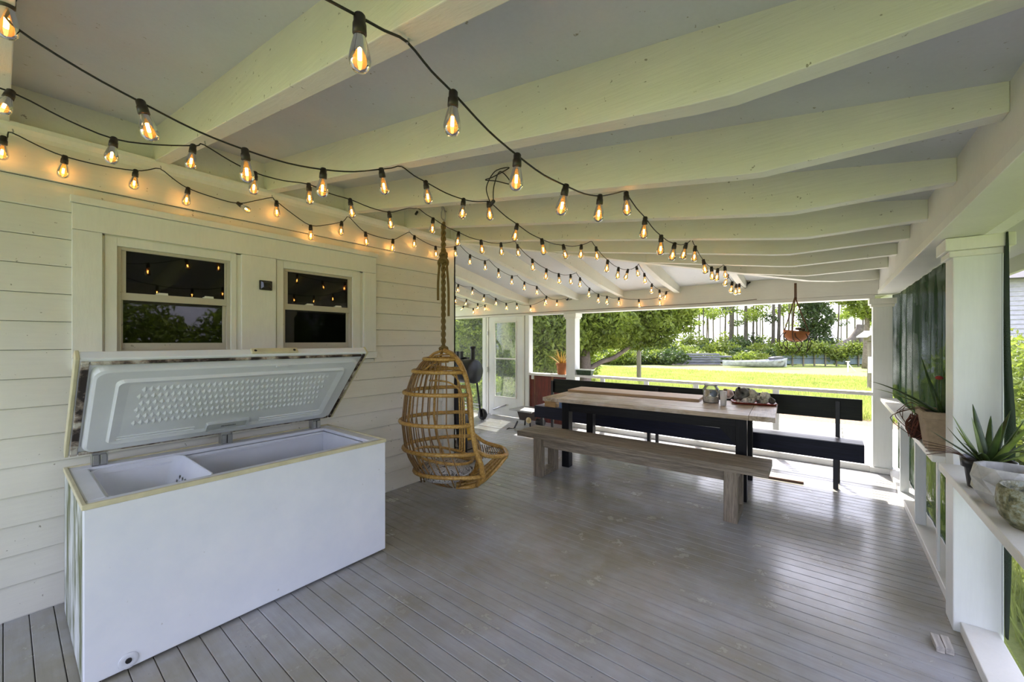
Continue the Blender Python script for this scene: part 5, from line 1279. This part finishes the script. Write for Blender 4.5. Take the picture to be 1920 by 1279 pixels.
shrub('low leafy bush just outside the storm door', 945, 10.6, 1.6, 0.9, L_mid, 21, 3200, 0.13, 0.05, group='shrubs near the porch')
shrub('low bush outside the left screen behind the smoker', 885, 12.2, 1.8, 1.1, L_mid, 22, 3200, 0.13, 0.05, group='shrubs near the porch')
shrub('grey green bush below the big tree', 1020, 10.0, 1.5, 0.8, L_dark, 23, 2600, 0.14, 0.05, group='shrubs near the porch')
for q, (u, k, w, h) in enumerate(((845, 15.5, 3.2, 3.4), (900, 16.5, 3.4, 3.8), (955, 15.5, 3.0, 3.2), (1005, 16, 3.0, 3.4), (1050, 17, 3.0, 3.0))):
    shrub('tall leafy hedge bush, %s from the left beyond the storm door' % ('first', 'second', 'third', 'fourth', 'fifth')[q], u, k, w, h, (L_mid, L_dark, L_mid, L_yel, L_mid)[q], 700 + q, 7000, 0.18, 0.08, group='tall hedge beyond the storm door')
brick_wall = empty('brick_shed', far(945, 18.5, GZ), YAW); tag(brick_wall, 'low red brick shed wall glimpsed through the storm door', 'shed')
mbk = plain('red brick', (0.22, 0.075, 0.05), 0.9, 0, 0.3, 12)
for q in range(12):
    MB().box(-1.6, 1.6, 0, 0.2, 0.02 + q*0.13, 0.13 + q*0.13).build('brick_course', mbk, brick_wall)
MB().box(-1.7, 1.7, -0.1, 0.3, 1.58, 1.66).build('coping', pave, brick_wall)
for q, (x, y_, w, h) in enumerate(((16, -8, 4.5, 3.8), (17, -2.5, 5, 4.2), (16, 3, 4.6, 3.7), (17, 8.5, 5, 4.2), (16.5, 14, 4.6, 4.6), (18, 20, 5, 5.0), (9, -13, 4.5, 4))):  # row added out of view to block bright sky in the window reflections
    root = empty('leafy_tree', (x, y_, GZ)); tag(root, 'added round tree out of view off the right side of the porch, %s from the near end' % ('second', 'third', 'fourth', 'fifth', 'sixth', 'seventh', 'first')[q], 'tree', 'added trees off the right side of the porch')
    MB().tube([(0, 0, 0), (0.1, 0, h*0.6)], [0.18, 0.08], 7).build('trunk', bark, root)
    cloud('foliage', root, (L_mid, L_dark, L_hedge)[q % 3], blobs([(0, 0, h*0.58, w*0.5, w*0.5, h*0.42), (0.5, w*0.3, h*0.42, w*0.35, w*0.35, h*0.36), (0.2, -w*0.3, h*0.42, w*0.35, w*0.35, h*0.36)]), 6000, 0.28, 0.14, 800 + q)
wood_post = wood('grey post', [(0.20, 0.17, 0.12), (0.30, 0.26, 0.19)], 'z', 0.8, 6)
b = far(1198, 17.0, GZ)
pp_ = empty('lawn_post', b); tag(pp_, 'plain grey wooden post standing in the lawn under the big tree', 'post')
MB().box(-0.075, 0.075, -0.075, 0.075, 0, 2.6).build('shaft', wood_post, pp_, bevel=0.01)
MB().frustum(0, 0, 2.6, 2.64, 0.09, 0.09, 0.06, 0.06).build('post_cap', wood_post, pp_)

# pine rows
ORD = 'first second third fourth fifth sixth seventh eighth ninth tenth eleventh twelfth thirteenth fourteenth fifteenth sixteenth seventeenth eighteenth nineteenth twentieth'.split()
ORD += ['twenty ' + q for q in ORD[:9]] + ['thirtieth'] + ['thirty ' + q for q in ORD[:9]]
k = 0
PU = [1296,1311,1318.5,1325,1329,1338,1351,1359,1369.5,1374,1384,1397,1402,1411,1420,1424,1430,1449,1459,1471,1478,1484,1530,1570,1577,1588,1603,1616,1628]
for i, u in enumerate(PU):
    r = random.Random(100 + i)
    kk = 46 + r.uniform(-6, 10); big = u in (1397, 1369.5, 1459, 1449)
    if big: kk = 38
    b = far(u, kk, GZ); H_ = r.uniform(11, 14); rad = (0.16 if big else r.uniform(0.06, 0.11))
    B = []
    for q in range(8):
        a = r.uniform(0, 6.28); zz_ = r.uniform(4.0, H_); rr_ = r.uniform(0.5, 1.3)
        B.append((rr_*math.cos(a), rr_*math.sin(a), zz_, r.uniform(0.7, 1.2), r.uniform(0.7, 1.2), r.uniform(0.35, 0.6)))
    root = empty('pine_tree', b); tag(root, '%spine tree, %s from the left in the row behind the lawn' % ('thick trunked ' if big else 'slender ', ORD[i]), 'tree', 'pines behind the lawn')
    MB().tube([(0, 0, 0), (r.uniform(-0.15, 0.15), 0, H_*0.5), (r.uniform(-0.3, 0.3), 0, H_)], [rad, rad*0.8, rad*0.4], 7).build('trunk', pine_bark, root, True)
    cloud('foliage', root, L_mid if i % 3 else L_dark, blobs(B, 0.2), 1100, 0.42, 0.12, 200 + i)
# undergrowth in front of the pines
r = random.Random(9); i = 0
lab = ['rounded bright green bush in the hedgerow behind the lawn', 'dull green bush in the hedgerow behind the lawn', 'yellow green bush in the hedgerow behind the lawn']
for row, (kk, hh, du) in enumerate(((42, 2.7, 26), (36, 2.1, 24), (32.5, 1.25, 22))):
    u = 1010; nr = 0
    while u < 1660:
        if not (row == 2 and 1470 < u < 1620):
            j = (i * 7 + row) % 3
            lb_ = '%s bush, %s from the left in the %s row of the hedgerow' % (('rounded bright green', 'dull green', 'yellow green')[j], ORD[nr], ('back', 'middle', 'front')[row]); nr += 1
            shrub(lb_, u + r.uniform(-5, 5), kk + r.uniform(-1.5, 1.5), r.uniform(1.9, 2.7), hh * r.uniform(0.75, 1.15), (L_hedge, L_dark, L_yel)[j], 400 + i, 1100, 0.30, 0.15); i += 1
        u += du * r.uniform(0.8, 1.2)
# tall evergreen and yellow tree at right
b = far(1528, 36, GZ)
tree('evergreen_tree', 'dense dark evergreen behind the hanging planter', b, [([(0, 0, 0), (0, 0, 3), (0, 0, 7)], (0.25, 0.1))], [(0, 0, 2.2, 1.3, 1.3, 1.6), (0.1, 0, 4.0, 1.4, 1.4, 1.6), (-0.2, 0, 5.8, 1.2, 1.2, 1.6), (0.3, 0, 7.5, 0.9, 0.9, 1.4)], 7000, 0.30, 0.13, L_dark, 31)
b = far(1622, 27, GZ)
tree('leafy_tree', 'bright yellow green tree at the right end of the lawn', b, [([(0, 0, 0), (0.1, 0, 3), (0, 0, 6)], (0.20, 0.1))], [(0.3, 0, 4.2, 1.3, 1.3, 0.9), (-1.0, 0.2, 4.9, 1.0, 1.0, 0.6), (1.2, 0, 3.6, 1.0, 1.0, 0.9), (0, 0, 5.6, 1.5, 1.5, 0.9)], 6000, 0.30, 0.12, L_yel, 32)
# vine covered fence
vf = far(1546, 29.6, GZ); vang = math.atan2(RT.y, RT.x) - 0.05
vi = empty('vine_fence', vf, vang); tag(vi, 'wire fence smothered with leafy vines at the back of the lawn', 'fence')
for q in range(9): MB().box(-3.1 + q*0.78, -3.02 + q*0.78, -0.05, 0.05, 0, 1.55).build('post', wood_post, vi, bevel=0.01)
for z in (0.55, 0.95): MB().tube([(-3.1, -0.06, z), (3.3, -0.06, z)], 0.012, 5).build('wire', M['black'], vi)
MB().box(-3.1, 3.3, 0.10, 0.14, 0.15, 1.15).build('backing_sheet', plain('blue grey sheet', (0.18, 0.23, 0.26), 0.7), vi)
def vine(r, n):
    x = r.uniform(-3.4, 3.5, n); z = 1.36 + r.normal(0, 0.20, n) - 0.35*(r.random(n) ** 3) - np.where((x > 0.2) & (x < 1.6), 0.6*r.random(n), 0)
    return np.stack([x, r.normal(0, 0.28, n), z], 1)
cloud('vines', vi, L_hedge, vine, 7000, 0.17, 0.13, 41)
# old rowboat
bo = empty('rowboat', far(1412, 28.5, GZ), vang + 0.06); tag(bo, 'old pale rowboat on the grass with a dark box at its stern', 'boat')
t = MB(); ns = 15
def hull(f):
    w = 0.55 * (1 - (abs(2*f - 1.15) / 1.15) ** 2.4) if f < 0.95 else 0.42
    return max(w, 0.03), 0.40 + 0.22 * f ** 3 + 0.06 * (1-f) ** 3, 0.10 * (1 - f) ** 3
def hp2(a, b):
    f = a; w, h, k0 = hull(f); s = 2*b - 1
    return (-2.15 + 4.3*f, w * math.copysign(abs(s) ** 0.7, s), k0 + (h - k0) * abs(s) ** 1.8 + 0.02)
t.grid(hp2, 24, 17); t.build('hull', plain('weathered boat paint', (0.40, 0.40, 0.43), 0.8, 0, 0.35, 5), bo, True, solid=0.04)
for x in (-0.6, 0.5, 1.5): MB().box(x, x + 0.25, -0.44, 0.44, 0.36, 0.40).build('thwart', wood_post, bo)
MB().box(2.05, 2.12, -0.40, 0.40, 0.06, 0.62).build('transom', plain('pale transom', (0.42, 0.43, 0.45), 0.8, 0, 0.2, 5), bo)
dbx = empty('storage_box', far(1455, 28.4, GZ + 0.405), vang); tag(dbx, 'dark grey lidded box set in the rowboat stern', 'box')
MB().box(-0.36, 0.36, -0.25, 0.25, 0, 0.24).build('body', plain('slate box', (0.10, 0.10, 0.11), 0.7), dbx, bevel=0.02)
MB().prism([(-0.42, 0.241), (0.42, 0.241), (0.30, 0.36), (-0.18, 0.33)], 'y', -0.28, 0.28).build('lid', plain('slate lid', (0.14, 0.14, 0.15), 0.6), dbx)
# weathered wall of stacked timber behind the grass
tm = empty('timber_stack', far(1318, 30.5, GZ), vang); tag(tm, 'low stack of weathered grey timbers at the edge of the lawn', 'timber')
for q in range(5):
    MB().box(-2.1 + 0.5*(q % 3), 1.2 + 0.45*((q*2) % 4), -0.25 + 0.05*q, 0.15, 0.1 + 0.17*q, 0.225 + 0.17*q).build('timber', wood('grey timber', [(0.13, 0.13, 0.16), (0.22, 0.22, 0.26)], 'x', 0.9, 6), tm, bevel=0.015)
MB().box(-2.4, 2.6, -0.35, 0.35, 0, 0.1).build('skid', wood_post, tm)
# fallen trunk / root plate
ft = empty('fallen_trunk', far(1592, 33.5, GZ)); tag(ft, 'leaning grey fallen tree trunk behind the vine fence', 'log')
MB().tube(smoothpath([far(1560, 33.5, 1.25) - far(1592, 33.5, 0), far(1578, 33.5, 1.45) - far(1592, 33.5, 0), far(1597, 33.5, 1.95) - far(1592, 33.5, 0), far(1611, 33.5, 2.75) - far(1592, 33.5, 0), far(1614, 33.5, 3.2) - far(1592, 33.5, 0)], 5), 0.30, 10).build('trunk', pine_bark, ft, True)
MB().tube([far(1566, 33.5, 0) - far(1592, 33.5, 0) + Vector((0, 0, 0)), far(1566, 33.5, 1.6) - far(1592, 33.5, 0)], 0.16, 8).tube([far(1612, 33.5, 0) - far(1592, 33.5, 0), far(1612, 33.5, 3.0) - far(1592, 33.5, 0)], 0.22, 8).build('prop', pine_bark, ft, True)
# birdhouse on a post
bh = empty('birdhouse', far(1631, 15.5, GZ), vang); tag(bh, 'wooden birdhouse with a white pitched roof on a post beside the corner post', 'birdhouse')
MB().box(-0.06, 0.06, -0.06, 0.06, 0, 1.85).build('post', wood_post, bh, bevel=0.01)
MB().box(-0.14, 0.14, -0.14, 0.14, 1.855, 2.06).build('house_box', wood_post, bh, bevel=0.005)
MB().prism([(-0.30, 2.02), (0, 2.24), (0.30, 2.02), (0.30, 1.985), (0, 2.20), (-0.30, 1.985)], 'y', -0.26, 0.26).build('roof', plain('white birdhouse roof', (0.75, 0.73, 0.70), 0.7), bh)
MB().box(-0.12, 0.12, -0.10, -0.06, 0.62, 1.25).build('feeder_rack', plain('white wire rack', (0.7, 0.7, 0.7), 0.6), bh)
# sawhorse scrap
sh = empty('lawn_stake', far(1590, 24, GZ), vang); tag(sh, 'small white stake with a propped arm on the lawn before the vine fence', 'stake')
MB().box(-0.03, 0.03, -0.03, 0.03, 0, 0.62).build('upright', M['trim'], sh)
MB().tube([(0, 0, 0.52), (0.42, 0, 0.03)], 0.025, 6).build('arm', M['trim'], sh)
MB().box(-0.13, 0.10, -0.02, 0.02, 0.60, 0.65).build('top_bar', M['trim'], sh)

# neighbour's house right of the porch with shrubs before it
nb = empty('neighbour_house', (6.4, 20.5, GZ), 0.12); tag(nb, 'neighbouring white clapboard house seen through the right hand screen', 'house')
nw = plain('neighbour siding', (0.62, 0.60, 0.62), 0.7)
for q in range(26): MB().prism([(-0.0, 0.15*q), (-0.03, 0.15*q), (0.0, 0.15*q + 0.148)], 'x', -4, 4).build('siding_board', nw, nb)
MB().box(-4, 4, 0.0, 5, 0, 3.9).build('wall', nw, nb)
MB().prism([(-0.5, 3.85), (5.5, 3.85), (2.5, 5.6)], 'x', -4.4, 4.4).build('roof', plain('grey shingles', (0.20, 0.19, 0.19), 0.9), nb)
MB().box(-1.2, 0.2, -0.06, -0.03, 1.0, 2.4).build('window', plain('dark window', (0.04, 0.05, 0.06), 0.1), nb)
for q, (x, y_, w, h) in enumerate(((2.6, 11.5, 1.8, 1.9), (4.6, 14.5, 2.4, 2.3), (3.4, 16.0, 2.2, 2.2), (6.4, 15.5, 2.4, 2.2), (2.2, 8.3, 1.2, 0.8), (3.2, 6.5, 1.2, 0.8), (3.0, 3.5, 1.2, 0.7))):
    root = empty('shrub', (x, y_, GZ)); tag(root, ['tall leafy shrub nearest the right screen', 'broad leafy shrub before the neighbouring house wall', 'leafy shrub left of the neighbouring house window', 'leafy shrub right of the neighbouring house window', 'small bush outside the right screen beyond the near post', 'small bush outside the right screen level with the table', 'small bush outside the right screen beside the ledge pots'][q], 'shrub', 'shrubs outside the right screen')
    for s in (-0.1, 0.12): MB().tube([(s, 0, 0), (s*2, 0, h*0.5)], [0.04, 0.02], 6).build('stem', bark, root)
    cloud('foliage', root, (L_mid, L_hedge, L_yel)[q % 3], blobs([(0, 0, h*0.5, w*0.5, w*0.5, h*0.5), (w*0.3, 0.1, h*0.4, w*0.35, w*0.35, h*0.4), (-w*0.3, 0, h*0.4, w*0.35, w*0.35, h*0.4)]), 3000, 0.16, 0.07, 600 + q)

# tall weeds and grass along the porch edge
def weeds(u0, u1, k0, k1, hmean):
    def fn(r, n):
        k = r.uniform(k0, k1, n); u = r.uniform(u0, u1, n); s = (u - 960) / FPX
        x = (FW.x + RT.x*s)*k; y = (FW.y + RT.y*s)*k
        return np.stack([x, y, GZ + r.random(n)*hmean], 1)
    return fn
def grass(name, label, fn, n, ll, lw, mat, seed):
    r = np.random.default_rng(seed); c = fn(r, n); c[:, 2] = GZ
    h = ll * r.uniform(0.4, 1.3, n); a = r.uniform(0, 2*PI, n); lean = r.normal(0, 0.25, (n, 2)) * h[:, None]
    v = np.empty((n, 3, 3)); sx = np.cos(a)*lw/2; sy = np.sin(a)*lw/2
    v[:, 0] = c; v[:, 0, 0] -= sx; v[:, 0, 1] -= sy; v[:, 1] = c; v[:, 1, 0] += sx; v[:, 1, 1] += sy
    v[:, 2] = c; v[:, 2, 2] += h; v[:, 2, :2] += lean
    me = bpy.data.meshes.new(name); me.vertices.add(n*3); me.vertices.foreach_set('co', v.reshape(-1).astype(np.float32))
    me.loops.add(n*3); me.loops.foreach_set('vertex_index', np.arange(n*3, dtype=np.int32))
    me.polygons.add(n); me.polygons.foreach_set('loop_start', np.arange(0, n*3, 3, dtype=np.int32)); me.polygons.foreach_set('loop_total', np.full(n, 3, dtype=np.int32))
    me.update(calc_edges=True); return tag(put(me, name, mat), label, 'grass', None, 'stuff')
L_grass = leaf('grass blades', [(0.20, 0.26, 0.05), (0.32, 0.38, 0.085), (0.42, 0.46, 0.14)], 0.5)
def strip(x0, x1, y0, y1): return lambda r, n: np.stack([r.uniform(x0, x1, n), r.uniform(y0, y1, n), np.zeros(n)], 1)
grass('tall_grass', 'tall rough grass growing along the lawn edge past the patio', strip(-8, 6, 12.2, 17.0), 42000, 0.34, 0.022, L_grass, 51)
grass('lawn_grass', 'short mown grass blades on the near lawn', strip(-13, 9, 17.0, 27), 60000, 0.10, 0.04, L_grass, 52)
grass('side_grass', 'long grass outside the right screen', strip(0.9, 5, -2, 9), 40000, 0.28, 0.016, L_grass, 53)
